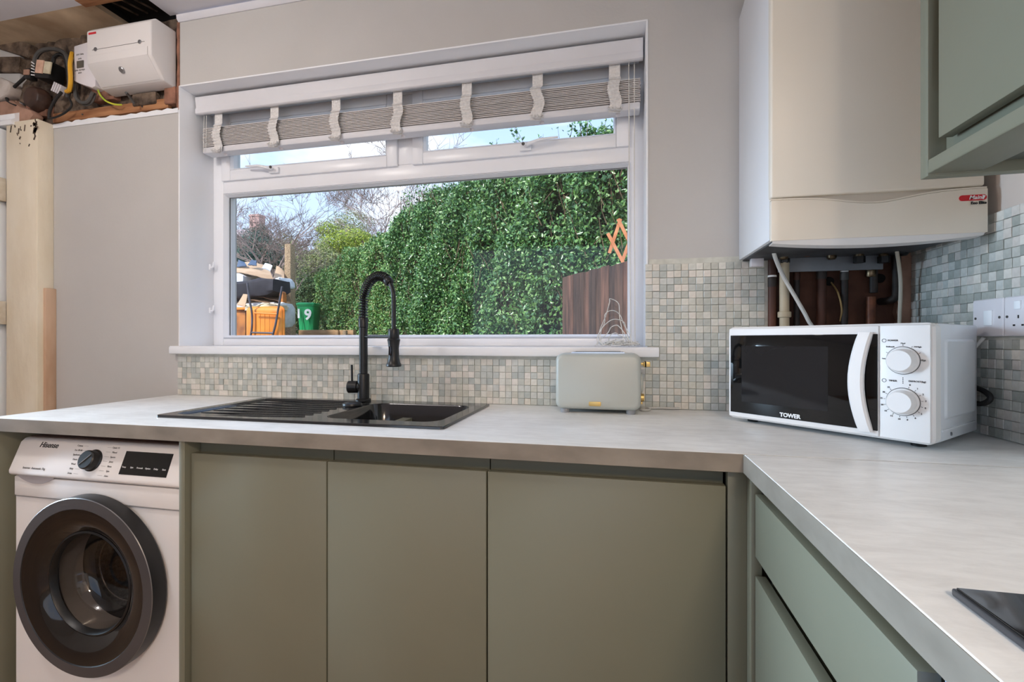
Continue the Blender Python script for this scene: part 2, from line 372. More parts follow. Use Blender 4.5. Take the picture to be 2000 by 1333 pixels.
MB().box(HX0 + .2, -.006, 2.082, -1.80, .012, 2.122).build('plank', M['wood'], bt, bevel=.002)
for x in (-2.25, -1.93): MB().lathe([(.004, 0), (.004, .002)], (x, -.006, 2.10), (0, -1, 0), 8).build('nail', M['cablegrey'], bt)

# ---- door at the far left
d1 = thing('door_1', 'white door edge with two hinges at the left margin', None, (-2.7, 0, 0), kind='structure')
j = MB(); j.box(-2.60, -.062, 0, -2.42, 0, 2.075)
j.build('door_frame', M['cream'], d1, bevel=.004)
MB().box(-2.425, -.040, 0, -2.405, 0, 1.35).build('frame_filler', mat('bare_filler', (206, 176, 150), (186, 150, 122), .8, scale=12, stretch=(1, 1, .3)), d1, bevel=.003)
MB().box(-3.28, -.085, 0, -2.622, -.045, 2.05).build('door_leaf', M['white'], d1, bevel=.003)
h = MB(); h.prism([(0, 2.06), (-.07, 2.06), (-.075, 2.075), (-.06, 2.09), (-.062, 2.11), (-.04, 2.125), (-.035, 2.15), (0, 2.155)], 'x', -3.28, -2.55); h.build('door_head', M['white'], d1)
for v in (368, 611):
    z = at(14, v, 1.51).z; hg = MB().box(-2.622, -.092, z - .05, -2.598, -.062, z + .05); hg.tube([(-2.612, -.094, z - .052), (-2.612, -.094, z + .052)], .007, 10)
    hh = hg.build('hinge', mat('painted_hinge', (214, 206, 192), (190, 178, 158), .5, scale=20), d1, bevel=.0015)
# chips of missing paint on the frame
ch = MB()
for k in range(26):
    z = 2.06 - abs(rnd.gauss(0, .06)); x = rnd.choice((rnd.uniform(-2.44, -2.423), rnd.uniform(-2.53, -2.50), rnd.uniform(-2.6, -2.42)))
    ch.obox((x, -.0622, z), (rnd.uniform(.003, .012), .001, rnd.uniform(.005, .03)), Matrix.Rotation(rnd.uniform(-.6, .6), 3, 'Y'))
c_ = ch.build('paint_chips', M['grime'], d1); c_['kind'] = 'stuff'

# ------------------------------------------------------------------ window
win = thing('window_1', 'white plastic window with two small top lights over one wide pane', None, ((WX0 + WX1) / 2, .165, WZ0), kind='structure')
rv = MB(); th = .005
rv.box(WX0 - .001, -.003, WZ0, WX0 + th, .165, WZ1); rv.box(WX1 - th, -.003, WZ0, WX1 + .001, .165, WZ1); rv.box(WX0, -.003, WZ1 - th, WX1, .165, WZ1 + .001)
rv.build('window_reveal', M['white'], win, bevel=.0015)
sl = MB(); sl.prism([(-.030, 1.068), (-.032, 1.072), (-.032, 1.094), (-.028, 1.10), (.17, 1.10), (.17, 1.068)], 'x', -1.766, .136)
sl.build('window_sill', M['white'], win, bevel=.0015)
FY0, FY1 = .165, .235
def bar(x0, z0, x1, z1, y0=FY0, y1=FY1): return MB().box(x0, y0, z0, x1, y1, z1)
fr = MB(); fr.box(WX0, FY0, WZ0, WX0 + .055, FY1, WZ1); fr.box(WX1 - .055, FY0, WZ0, WX1, FY1, WZ1); fr.box(WX0 + .055, FY0, WZ0, WX1 - .055, FY1, WZ0 + .030)
fr.box(WX0 + .055, FY0, WZ1 - .055, WX1 - .055, FY1, WZ1); fr.box(WX0 + .055, FY0, 1.772, WX1 - .055, FY1, 1.832); fr.box(-.858, FY0, 1.832, -.792, FY1, WZ1 - .055)
fr.build('window_frame', M['upvc'], win, bevel=.003)
def bead(x0, z0, x1, z1, y, wd, dp, name):
    b = MB()
    lo = [(x0, y, z0), (x1, y, z0), (x1, y, z1), (x0, y, z1)]
    mi = [(x0 + wd * .55, y - dp, z0 + wd * .55), (x1 - wd * .55, y - dp, z0 + wd * .55), (x1 - wd * .55, y - dp, z1 - wd * .55), (x0 + wd * .55, y - dp, z1 - wd * .55)]
    hi = [(x0 + wd, y, z0 + wd), (x1 - wd, y, z0 + wd), (x1 - wd, y, z1 - wd), (x0 + wd, y, z1 - wd)]
    bk = [(x0 + wd, y + .02, z0 + wd), (x1 - wd, y + .02, z0 + wd), (x1 - wd, y + .02, z1 - wd), (x0 + wd, y + .02, z1 - wd)]
    b.loft([lo, mi, hi, bk]); return b.build(name, M['upvc'], win, smooth=False)
bead(WX0 + .052, WZ0 + .027, WX1 - .042, 1.775, FY0 + .012, .018, .018, 'glazing_bead')
MB().box(WX0 + .06, .19, WZ0 + .03, WX1 - .05, .194, 1.772).build('pane', M['pane'], win, smooth=False)
gk = MB()
for (x0, z0, x1, z1) in ((WX0 + .068, WZ0 + .042, WX1 - .058, WZ0 + .0445), (WX0 + .068, 1.757, WX1 - .058, 1.7595), (WX0 + .068, WZ0 + .042, WX0 + .0705, 1.7595), (WX1 - .0605, WZ0 + .042, WX1 - .058, 1.7595)): gk.box(x0, .184, z0, x1, .189, z1)
gk.build('gasket', M['cablegrey'], win, smooth=False)
for (x0, x1, hx, hd) in ((WX0 + .055, -.858, -1.42, -1), (-.792, WX1 - .055, -.33, 1)):
    z0, z1 = 1.824, WZ1 - .045
    sa = MB(); y0, y1 = FY0 - .012, FY0 + .05; k = .045
    sa.box(x0, y0, z0, x0 + k, y1, z1); sa.box(x1 - k, y0, z0, x1, y1, z1); sa.box(x0 + k, y0, z0, x1 - k, y1, z0 + k); sa.box(x0 + k, y0, z1 - k, x1 - k, y1, z1)
    s_ = sa.build('window_sash', M['upvc'], win, bevel=.004)
    bead(x0 + k - .004, z0 + k - .004, x1 - k + .004, z1 - k + .004, y0 + .012, .014, .012, 'glazing_bead')
    MB().box(x0 + k, .187, z0 + k, x1 - k, .191, z1 - k).build('pane', M['pane'], win, smooth=False)
    # fastener
    hm = MB(); hm.box(hx - .022, y0 - .012, z0 + .012, hx + .022, y0, z0 + .036)
    hm.tube([(hx, y0 - .014, z0 + .026), (hx - hd * -.02, y0 - .028, z0 + .030), (hx + hd * .06, y0 - .03, z0 + .040), (hx + hd * .125, y0 - .026, z0 + .044)] if True else [], [.008, .009, .007, .005], 8, flat=.8)
    hm.build('window_handle', M['upvc'], win, bevel=.002)
    MB().lathe([(.006, 0), (.006, .003)], (hx - hd * .004, y0 - .032, z0 + .028), (0, -1, 0), 12).build('lock_button', M['cablegrey'], win)

# cleats on the left reveal
for (u, v) in ((409, 522), (405, 607)):
    p = at(u, v, 1.735); c = MB(); c.box(WX0 + .005, p.y - .006, p.z - .012, WX0 + .012, p.y + .006, p.z + .012); c.tube([(WX0 + .012, p.y, p.z - .002), (WX0 + .024, p.y - .002, p.z), (WX0 + .026, p.y - .002, p.z + .022)], [.005, .004, .003], 8)
    tag(c.build('cord_cleat', M['upvc'], bevel=.001), 'small white cord hook on the window side, ' + ('the upper one' if v < 550 else 'the lower one'), 'hook', 'cord hooks on the window side')

# ------------------------------------------------------------------ venetian blind
BX0, BX1 = -1.737, .092
bl = thing('venetian_blind', 'white wooden slatted blind drawn up at the top of the window', 'blind', ((BX0 + BX1) / 2, .1, 1.92))
v_ = MB(); v_.prism([(.068, 2.080), (.062, 2.084), (.062, 2.10), (.066, 2.11), (.062, 2.14), (.062, 2.152), (.078, 2.153), (.078, 2.080)], 'x', BX0, BX1); v_.build('valance', M['valance'], bl, bevel=.001)
MB().box(BX0 + .01, .085, 2.105, BX1 - .01, .135, 2.15).build('headrail', M['rail'], bl, bevel=.002)
ns = 13
for k in range(ns):
    z = 1.952 + k * .0062; dx = rnd.uniform(-.002, .002); s_ = MB(); tilt = rnd.uniform(-.0008, .0008)
    s_.add([(BX0 + .012 + dx, .088, z), (BX1 - .008 + dx, .088, z + tilt), (BX1 - .008 + dx, .138, z + tilt), (BX0 + .012 + dx, .138, z), (BX0 + .012 + dx, .088, z + .0026), (BX1 - .008 + dx, .088, z + .0026 + tilt), (BX1 - .008 + dx, .138, z + .0026 + tilt), (BX0 + .012 + dx, .138, z + .0026)],
           [(0, 3, 2, 1), (4, 5, 6, 7), (0, 1, 5, 4), (1, 2, 6, 5), (2, 3, 7, 6), (3, 0, 4, 7)]); s_.build('slat', M['slat'], bl, smooth=False)
MB().box(BX0 + .012, .086, 1.922, BX1 - .008, .14, 1.948).build('bottom_rail', M['valance'], bl, bevel=.006)
for x in (-1.64, -1.367, -1.085, -.82, -.541, -.274, -.003):
    hw = .019; ph = rnd.uniform(0, 6); am = rnd.uniform(.004, .008); g = []
    ks = [2.085, 2.06, 2.04, 2.028] + [2.026 - i * .0065 for i in range(12)] + [1.945, 1.932, 1.92, 1.912]
    for i, z in enumerate(ks):
        fold = (0 if z > 2.03 else (am * math.sin((2.03 - z) * 60 + ph))); yy = .084 if z > 2.03 else .078 - .005 * (i % 2)
        if z < 1.948: yy = .078 - .004 * (i % 2)
        g.append([(x + s * hw * (1 + (.1 * (i % 2) if z < 2.03 else 0)) + fold, yy, z - (.003 * s if z < 1.95 else 0)) for s in (-1, -.3, .3, 1)])
    MB().sheet(g, .0015).build('ladder_tape', M['fabric'], bl)
    k = MB()
    for q in range(3):   # crumpled surplus at the foot
        k.tube(spline([(x - .016 + q * .01, .078, 1.936), (x - .02 + q * .014, .066, 1.922 - q * .003), (x + .004 + q * .01, .064, 1.916), (x + .02, .074, 1.925 + q * .004)], 4), .004, 6, flat=.35)
    k.build('tape_end', M['fabric'], bl); MB().lathe([(.008, 0), (.008, .006), (.004, .009)], (x + .012, .11, 1.922), (0, 0, -1), 10).build('button', M['plate'], bl)
for x in (-1.70, -1.712, .045):
    MB().tube([(x, .083, 2.08), (x, .079, 1.925)], .0012, 5).build('ladder_cord', M['cable'], bl)
MB().tube([(.045, .085, 2.10), (.046, .08, 1.9), (.047, .078, 1.6), (.05, .08, 1.30), (.052, .075, 1.14), (.05, .07, 1.105)], .0018, 6).build('pull_cord', M['cable'], bl)
MB().tube([(.064, .09, 2.10), (.064, .085, 1.7), (.066, .08, 1.12)], .0018, 6).build('pull_cord', M['cable'], bl)
cc = MB(); base = Vector((.015, .045, 1.1035))
for k in range(9):
    pts = []
    hh = (.16, .12, .09, .07, .04, .02, .012, .01, .008)[k]; ww = .03 + .03 * rnd.random()
    for i in range(9):
        a = i / 8 * math.pi; pts.append(base + Vector((math.cos(a) * ww + rnd.uniform(-.008, .008) + k * .004 - .025, rnd.uniform(-.02, .035), max(.0, math.sin(a) ** 1.4 * hh) + rnd.uniform(0, .004))))
    cc.tube(spline(pts, 5), .0015, 5)
for k in range(20):
    c0 = base + Vector((rnd.uniform(-.05, .045), rnd.uniform(-.02, .05), 0)); r0 = rnd.uniform(.014, .03)
    cc.tube(spline([c0 + Vector((math.cos(i * .9) * r0 * rnd.uniform(.7, 1.1), math.sin(i * .9) * r0, .002 + rnd.uniform(0, .014))) for i in range(9)], 4), .0015, 5)
tag(cc.build('cord_tangle', M['cable']), 'tangle of thin white blind cord heaped on the right end of the sill', 'cord')

# ------------------------------------------------------------------ splashback mosaic
PIT = .0222
tile_cols = [(192, 195, 188), (198, 199, 190), (206, 208, 203), (217, 212, 201), (227, 221, 212), (213, 213, 204), (184, 189, 184), (224, 222, 213), (206, 205, 194), (199, 202, 196)]
tile_colsR = [(192, 194, 188), (204, 204, 197), (171, 175, 169), (231, 227, 218), (220, 214, 207), (208, 210, 205), (180, 183, 176), (221, 219, 212)]
def tile_mats(pre, cols): return [mat('%s_%d' % (pre, i), c, tuple(max(0, v - 14) for v in c), .3, scale=60, coat=.2) for i, c in enumerate(cols)]
TM, TR = tile_mats('mosaic_glaze', tile_cols), tile_mats('mosaic_glass', tile_colsR)
def tile_mesh(m, axis):
    s = PIT / 2 - .00045; b = MB()
    if axis == 'y': b.box(-s, -.006, -s, s, 0, s)
    else: b.box(-.006, -s, -s, 0, s, s)
    o = b.build('tile', m, None, origin=(0, 0, 0), bevel=.0009, seg=1, smooth=False); me = o.data; bpy.data.objects.remove(o); return me
def proj_size(p):
    d = p - CAM; z = d.x * -sY + d.y * cY
    return (1000 + 917.2 * (d.x * cY + d.y * sY) / z, 666.5 - 917.2 * d.z / z, z) if z > .1 else None
def mosaic(parent, axis, cells, mats, seed, hidden):
    r = random.Random(seed); meshes = [tile_mesh(m, axis) for m in mats]; items = []
    for p in cells:
        q = proj_size(p); vis = q and 0 <= q[0] <= 2000 and 0 <= q[1] <= 1333 and not hidden(q[0], q[1])
        sz = (abs(p.y - CAM.y) / q[2] ** 3 if axis == 'y' else abs(p.x) / q[2] ** 3) if q else 0
        k = min(int(abs(r.gauss(0, 1)) * len(mats) / 2.4), len(mats) - 1) if False else r.randrange(len(mats))
        items.append((0 if vis else 1, -sz, p, k, r.uniform(-.0018, .0003), r.uniform(-.0004, .0004)))
    items.sort(key=lambda t: (t[0], t[1])); st = MB()
    for n, (_, _, p, k, pr, jt) in enumerate(items):
        if axis == 'y': pos = p + Vector((jt, pr, -jt))
        else: pos = p + Vector((pr, jt, jt))
        if n < 300:
            o = bpy.data.objects.new('mosaic_tile', meshes[k]); C.objects.link(o); o.parent = parent; o.location = pos - Vector(parent['_base'])
        else:
            st.cm = k; s = PIT / 2 - .00055
            if axis == 'y': st.box(pos.x - s, pos.y - .006, pos.z - s, pos.x + s, pos.y, pos.z + s)
            else: st.box(pos.x - .006, pos.y - s, pos.z - s, pos.x, pos.y + s, pos.z + s)
    if st.f:
        o = st.build('mosaic_tiles', mats, parent, smooth=False); o['kind'] = 'stuff'; o['label'] = 'further mosaic tiles of the splashback'
cells = []
x = WX0 + PIT / 2 + .002
i = 0
while x < PX0 - PIT / 2 + .004:
    ztop = 1.066 if x < .136 + PIT / 2 else 1.385
    k = 0
    while .9015 + PIT * (k + 1) < ztop + .004:
        cells.append(Vector((x, -.002, .9015 + PIT * (k + .5)))); k += 1
    if x >= .103 and x < .136 + PIT / 2:      # beside the reveal, above the sill
        k = 0
        while 1.103 + PIT * (k + 1) < 1.388: cells.append(Vector((x, -.002, 1.103 + PIT * (k + .5)))); k += 1
    x += PIT
# grout bed
gb = MB(); gb.box(WX0, -.0035, .90, .137, 0, 1.068); gb.box(.137, -.0035, .90, PX0 - .001, 0, 1.385); gb.box(.106, -.0035, 1.10, .137, 0, 1.385)
gb.build('grout_bed', M['grout'], wall_back, smooth=False)
mosaic(wall_back, 'y', cells, TM, 3, lambda u, v: (1420 < u < 1800 and v > 640) or (1080 < u < 1255 and v > 685) or (700 < u < 725))
cells = []
for i in range(46):
    for k in range(23):
        y = -.004 - PIT * (i + .5); z = .9015 + PIT * (k + .5)
        if y < -1.05: continue
        if -.405 < y < -.24 + .0 and 1.125 < z < 1.222: continue
        if y < -.335 and y > -.51 and 1.125 < z < 1.222: continue
        cells.append(Vector((XR - .002, y, z)))
gr = MB(); gr.box(XR - .0035, -1.05, .90, XR, -.001, .9015 + 23 * PIT); gr.build('grout_bed', M['grout'], wall_right, smooth=False)
mosaic(wall_right, 'x', cells, TR, 5, lambda u, v: (u < 1925 and v > 635) or u < 1790)

# ------------------------------------------------------------------ pipes below the boiler
rb = MB(); rb.sheet([[(PX0 + (PX1 - PX0) * i / 14, .024 + .004 * rnd.random(), PZ0 + (PZ1 - PZ0) * j / 14) for i in range(15)] for j in range(15)], .004)
rb.build('recess_back', M['recess'], wall_back)['label'] = 'bare brown recess behind the boiler pipes'
zs = np.linspace(PZ0, 1.39, 20)
ragged('plaster_edge', [(PX1 - .035 - rnd.uniform(0, .01), z) for z in zs] + [(PX1 + .0, z) for z in zs[::-1]], -.002, .02, M['pinkplaster'], wall_back)
e = [(PX0 - .001, z) for z in zs] + [(PX0 + .004 + rnd.uniform(0, .005), z) for z in zs[::-1]]
ragged('plaster_edge', e, -.001, .02, mat('old_green_paint', (150, 150, 110), (120, 120, 84), .8, scale=20), wall_back)
def px(u, Y=1.585): return at(u, 560, Y).x
def pipe(label, u, r, m, z0=.905, z1=1.40, extra=None, cat='pipe', Y=1.578):
    x = px(u, Y); y = Y - 1.59; t = thing('pipe', label, cat, (x, y, z0), group='pipes under the boiler')
    MB().tube([(x, y, z0), (x, y, z1)], r, 16).build('tube', m, t)
    for (v, rr, hh, mm, nm) in (extra or ()):
        z = at(u, v, Y).z; MB().lathe([(rr * .9, -hh), (rr, -hh * .8), (rr, hh * .8), (rr * .9, hh)], (x, y, z), (0, 0, 1), 16 if nm != 'nut' else 6).build(nm, mm, t)
    return t
pipe('dark brown pipe nearest the mosaic tiles, spotted with white paint', 1508, .0115, M['copperb'], extra=((552, .012, .016, M['darkpipe'], 'coupling'), (540, .0125, .003, M['whiteprint'], 'paint_spot')))
pipe('wide cream plastic waste pipe with a collar', 1532, .0135, M['pvc'], z1=1.36, Y=1.565, extra=((615, .0185, .009, M['pvc'], 'collar'), (508, .0155, .011, M['black'], 'nut'), (487, .016, .016, M['brassold'], 'valve_body')))
pipe('thin dull pipe just right of the cream waste pipe', 1556, .008, M['darkpipe'], extra=((540, .0095, .012, M['copperb'], 'coupling'),))
pipe('broad reddish-brown pipe left of the wall hole', 1604, .013, M['copperb'], extra=((535, .014, .018, M['darkpipe'], 'coupling'),))
pipe('near-black pipe flecked with white, right of the wall hole', 1649, .0095, M['darkpipe'], extra=((540, .0115, .012, M['cablegrey'], 'coupling'), (530, .0105, .003, M['whiteprint'], 'paint_spot')))
pipe('bright copper pipe with a fitting near its top', 1701, .012, M['copper'], z1=1.25, extra=((533, .0135, .013, M['brassold'], 'coupling'),))
pipe('short dark upper pipe standing over the bright copper one', 1706, .0105, M['darkpipe'], z0=1.262)
x = px(1745); t = thing('pipe', 'dark pipe bending into the wall right of the bright copper one', 'pipe', (x, -.02, 1.24), group='pipes under the boiler')
MB().tube(spline([(x, -.02, 1.40), (x, -.02, 1.27), (x - .004, -.018, 1.245), (x - .016, -.005, 1.238), (x - .022, .02, 1.238)], 6), .0105, 14).build('tube', M['darkpipe'], t)
zc = at(1740, 500, 1.57).z; MB().lathe([(.014, -.010), (.014, .010)], (x, -.02, zc + .03), (0, 0, 1), 6).build('nut', M['black'], t)
for (u, v, r) in ((1626, 548, .014), (1727, 542, .014)):
    p = at(u, v, 1.59); MB().lathe([(r, 0), (r * .9, .004), (.0001, .0045)], (p.x, .0225, p.z), (0, -1, 0), 16, close=False).build('wall_hole', M['dark'], wall_back)
p0 = at(1626, 550, 1.6); p1 = at(1641, 628, 1.58)
tag(MB().tube(spline([p0 + Vector((0, .012, 0)), p0.lerp(p1, .3) + Vector((0, -.02, .0)), p0.lerp(p1, .7) + Vector((.004, -.015, 0)), p1], 6), .0025, 6).build('thin_wire', mat('tan_wire', (170, 140, 90), (150, 120, 74), .6)), 'thin tan wire coming out of the hole between pipes', 'wire')
tag(MB().tube(spline([at(1509, 470, 1.45), at(1513, 500, 1.47), at(1530, 540, 1.52), at(1556, 585, 1.53), at(1578, 625, 1.53), at(1590, 660, 1.53), (at(1596, 690, 1.53).x, -.06, .91)], 6), .0055, 8).build('power_cable', M['cable']), 'thick white cable slanting down across the pipes from the boiler\'s left corner', 'cable')
tag(MB().tube(spline([at(1750, 482, 1.5), at(1756, 520, 1.53), at(1759, 560, 1.54), at(1757, 620, 1.54), at(1756, 660, 1.54), (at(1756, 700, 1.54).x, -.05, .91)], 6), .0048, 8).build('power_cable', mat('cream_cable', (206, 196, 178), (196, 186, 168), .5)), 'cream cable hanging straight down at the right end of the pipes', 'cable')

# ------------------------------------------------------------------ boiler
BXa, BXb, BYf, BZ0, BZ1 = .376, .824, -.318, 1.373, 2.155
bo = thing('boiler', 'cream fronted wall boiler with white side and red badge', 'boiler', ((BXa + BXb) / 2, -.16, BZ0))
c = MB(); c.prism([(0, BZ0), (BYf + .022, BZ0), (BYf + .022, BZ1 + .03), (-.19, BZ1 + .012), (0, BZ1 - .025)], 'x', BXa + .002, BXb - .002)
c.build('side_casing', M['boilerside'], bo, bevel=.002)
MB().box(BXa, BYf, 1.474, BXb - .004, BYf + .024, BZ1 + .035).build('front_panel', M['boiler'], bo, bevel=.005, seg=3)
MB().box(BXa + .003, BYf + .012, BZ0 + .004, BXb - .003, BYf + .024, 1.474).build('recess_strip', mat('boiler_recess', (218, 208, 194), (212, 202, 188), .6), bo)
nn = 24; topc = []
for i in range(nn + 1):
    f = i / nn; dip = -.020 * math.exp(-((f - .50) / .21) ** 2)
    topc.append((BXa + (BXb - BXa) * f, 1.467 + dip))
bot = [(BXa + (BXb - BXa) * i / nn, BZ0 - .006 - .0) for i in range(nn + 1)]
lp = MB(); lp.prism(bot + topc[::-1], 'y', BYf - .002, BYf + .011); lp.build('lower_flap', M['boiler'], bo, bevel=.0015)
tb = MB(); tb.prism([(a, b + .0045) for a, b in topc] + [(a, b + .001) for a, b in topc[::-1]], 'y', BYf + .001, BYf + .012); tb.build('flap_trim', M['boiler'], bo)
lipb = MB(); N_ = 20; g = []
for i in range(N_ + 1):
    f = i / N_; s = 4 * f * (1 - f); xx = BXa + .004 + (BXb - BXa - .008) * f
    g.append([(xx, BYf + .0, BZ0 - .004), (xx, BYf + .006 + .0 * s, BZ0 - .010 - .012 * s), (xx, BYf + .03, BZ0 - .012 - .013 * s)])
lipb.sheet(g, .002); lipb.build('bottom_lip', M['applwhite'], bo)
MB().box(BXa + .012, BYf + .03, BZ0 - .004, BXb - .012, -.004, BZ0 + .002).build('underside', mat('dark_underside', (84, 86, 90), (60, 60, 62), .6, scale=12), bo)
MB().box(PX0 + .02, -.03, 1.328, PX1 - .09, -.022, 1.372).build('mounting_plate', mat('grey_plate', (128, 132, 138), (108, 110, 116), .5, scale=8), bo, bevel=.001)
MB().box(BXa + .025, -.05, 1.345, BXa + .06, -.03, 1.372).build('bracket', M['plate'], bo, bevel=.002)
for (u, v, m2) in ((1532, 492, 'brassold'), (1577, 486, 'copper'), (1626, 492, 'brassold'), (1680, 490, 'brassold'), (1728, 490, 'brassold'), (1766, 484, 'black')):
    p = at(u, v, 1.53); q = MB()
    q.lathe([(.008, -.022), (.012, -.018), (.012, -.010), (.009, -.008), (.014, .0), (.016, .008), (.011, .014), (.012, .03)], (p.x, -.055, p.z), (0, 0, 1), 14)
    q.tube([(p.x, -.055, p.z + .004), (p.x + .02, -.075, p.z + .010)], [.008, .006], 8)
    vv = q.build('valve', M[m2], bo)
    if u in (1680, 1728): MB().lathe([(.015, -.034), (.015, -.016)], (p.x, -.055, p.z), (0, 0, 1), 6).build('nut', M['black'], vv)
badge = MB(); c0 = at(1901, 386, 1.268)
badge.prism([(c0.x + a, c0.z + b) for a, b in rrect(-.0265, -.0065, .0265, .0065, .0064)], 'y', BYf - .003, BYf - .0015); bd = badge.build('badge', M['red'], bo)
text('lettering', 'Main', .0125, M['whiteprint'], bo, face_mtx((c0.x + .004, BYf - .0032, c0.z), (1, 0, 0), (0, 0, 1)), shear=.3, bold=.0002)
MB().prism([(c0.x + .018, c0.z + .005), (c0.x + .024, c0.z + .0035), (c0.x + .020, c0.z - .005), (c0.x + .0165, c0.z - .003), (c0.x + .0185, c0.z + .002)], 'y', BYf - .0036, BYf - .003).build('flame_mark', M['whiteprint'], bo)
text('lettering', 'Eco Elite', .0085, M['ink'], bo, face_mtx((c0.x + .011, BYf - .0032, c0.z - .0125), (1, 0, 0), (0, 0, 1)), bold=.0003)

# ------------------------------------------------------------------ wall unit with cooker hood (right wall)
CXf = .51; Ya, Yb = .936, .916
wu = thing('wall_cabinet', 'sage green wall cupboard at the upper right corner, in front of the boiler', 'cupboard', (.68, -1.0, 1.39))
yA, yB = Ya - 1.59, Yb - 1.59
sp = MB().box(CXf, yB, 1.396, XR - .001, yA, 2.42).build('side_panel', M['sage_up'], wu, bevel=.001)
MB().box(CXf + .035, yB - .78, 1.452, XR - .002, yB, 2.42).build('carcass', M['sage_in'], wu)
MB().box(CXf + .0, yB - .76, 1.448, CXf + .02, yB - .026, 2.40).build('door', M['sage_up'], wu, bevel=.0015)
MB().box(CXf + .026, yB - .78, 1.4235, CXf + .034, yB - .0005, 1.56).build('handle_recess', M['sage_up'], wu)
hd = thing('cooker_hood', 'pull-out cooker hood with sage front rail under the upper right cupboard', 'hood', (.6, -1.0, 1.40))
hr = MB(); hr.prism([(CXf, 1.3995), (CXf - .001, 1.402), (CXf, 1.4225), (CXf + .02, 1.4225), (CXf + .02, 1.404), (CXf + .078, 1.404), (CXf + .078, 1.3995)], 'y', yB - .74, yB - .001)
hr.build('front_rail', M['sage_up'], hd, bevel=.001)
MB().box(CXf + .08, yB - .74, 1.41, XR - .02, yB - .012, 1.4505).build('hood_body', mat('dark_hood', (86, 88, 78), (78, 80, 70), .5), hd)
p = at(1972, 293, .80); MB().box(CXf + .045, -.83, 1.3988, CXf + .050, -.805, 1.3996).build('badge', M['cablegrey'], hd)

# ------------------------------------------------------------------ worktops
WT, WB, WF = .90, .8635, -.60
SX0, SX1, SY0, SY1 = -1.27, -.44, -.47, -.075
wt = MB()
wt.box(-1.757, WF, WB, SX0, -.001, WT); wt.box(SX1, WF, WB, XR - .002, -.001, WT); wt.box(SX0, WF, WB, SX1, SY0, WT); wt.box(SX0, SY1, WB, SX1, -.001, WT)
wtb = wt.build('worktop', M['worktop'], smooth=False, fixn=False); tag(wtb, 'long grey stone-effect worktop along the window wall carrying the sink', 'worktop')
w2 = MB().box(.244, -2.6, WB, XR - .002, WF - .0032, WT - .0004).build('worktop', M['worktop'], bevel=.0012, smooth=False); tag(w2, 'grey stone-effect worktop running along the right wall carrying the hob', 'worktop')
MB().box(.2445, WF - .0032, WB + .001, XR - .003, WF - .0001, WT - .0012).build('joint_strip', M['dark'], w2, smooth=False)

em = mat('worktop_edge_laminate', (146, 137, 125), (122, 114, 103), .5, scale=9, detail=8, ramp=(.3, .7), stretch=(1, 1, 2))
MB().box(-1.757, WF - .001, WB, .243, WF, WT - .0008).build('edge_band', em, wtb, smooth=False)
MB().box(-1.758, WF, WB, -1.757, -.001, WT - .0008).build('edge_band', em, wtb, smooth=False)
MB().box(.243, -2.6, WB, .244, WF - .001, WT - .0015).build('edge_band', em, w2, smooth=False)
# ------------------------------------------------------------------ sink
sk = thing('sink', 'black composite sink with ribbed drainer set into the worktop', 'sink', (-.855, -.27, WT))
OX0, OX1, OY0, OY1 = -1.293, -.418, -.490, -.047
zt = WT + .0075
def loop(r, z): return [(a, b, z) for a, b in r]
outer = rrect(OX0, OY0, OX1, OY1, .012, 5); dr = rrect(-1.262, -.462, -.845, -.085, .022, 6); bw = rrect(-.800, -.435, -.455, -.115, .05, 8); tl = rrect(-.838, -.305, -.812, -.125, .012, 4)
bm = bmesh.new()
def addloop(pts):
    vs = [bm.verts.new(p) for p in pts]; return [bm.edges.new((vs[i], vs[(i + 1) % len(vs)])) for i in range(len(vs))]
es = addloop(loop(outer, zt))
es += addloop(loop(dr, zt)); es += addloop(loop(bw, zt))
bmesh.ops.triangle_fill(bm, use_beauty=True, use_dissolve=False, edges=es)
bm.verts.ensure_lookup_table(); bm.faces.ensure_lookup_table()
pl = MB(); pl.add([tuple(v.co) for v in bm.verts], [tuple(v.index for v in f.verts) for f in bm.faces]); bm.free()
def shrink(r, d):
    cx = sum(p[0] for p in r) / len(r); cy = sum(p[1] for p in r) / len(r); hx = max(abs(p[0] - cx) for p in r); hy = max(abs(p[1] - cy) for p in r)
    return [(cx + (p[0] - cx) * (hx - d) / hx, cy + (p[1] - cy) * (hy - d) / hy) for p in r]
pl.loft([loop(outer, zt), loop(shrink(outer, -.0015), zt - .0015), loop(shrink(outer, -.002), WT + .0002)])
pl.build('sink_top', M['sink'], sk, fixn=True)
b_ = MB(); b_.loft([loop(bw, zt), loop(shrink(bw, .003), zt - .004), loop(shrink(bw, .012), zt - .10), loop(shrink(bw, .018), zt - .165), loop(shrink(bw, .035), zt - .185), loop(shrink(bw, .12), zt - .19)], cap1=True)
b_.build('bowl', M['sink'], sk)
d_ = MB(); d_.loft([loop(dr, zt), loop(shrink(dr, .003), zt - .004), loop(shrink(dr, .006), zt - .005)], cap1=True); d_.build('drainer', M['sink'], sk, smooth=False)
for k in range(8):
    f = k / 7; y0 = -.448 + f * .335; xa = -1.245 + .0 * f; xb = -.875 + .004 * f
    y1 = -.395 + f * .27
    pts = [(xa + .02 * (1 - f), y0, zt - .005), (xa + .12, y0 + .004, zt - .0035), ((xa + xb) / 2, (y0 + y1) / 2, zt - .003), (xb, y1, zt - .003)]
    if k == 7: pts = [(xa, y0, zt - .005), (xa + .1, y0 - .002, zt - .0035), (-1.02, y0 - .012, zt - .003), (xb, y1, zt - .003)]
    MB().tube(spline(pts, 4), .0016, 6).build('drainer_rib', mat('black_composite_rib', (16, 16, 18), (22, 22, 24), .4, scale=200), sk)
MB().lathe([(.030, 0), (.032, .004), (.030, .010), (.024, .012), (.0001, .012)], (-.842, -.20, zt - .001), (0, 0, 1), 24).build('overflow_cap', M['black'], sk)
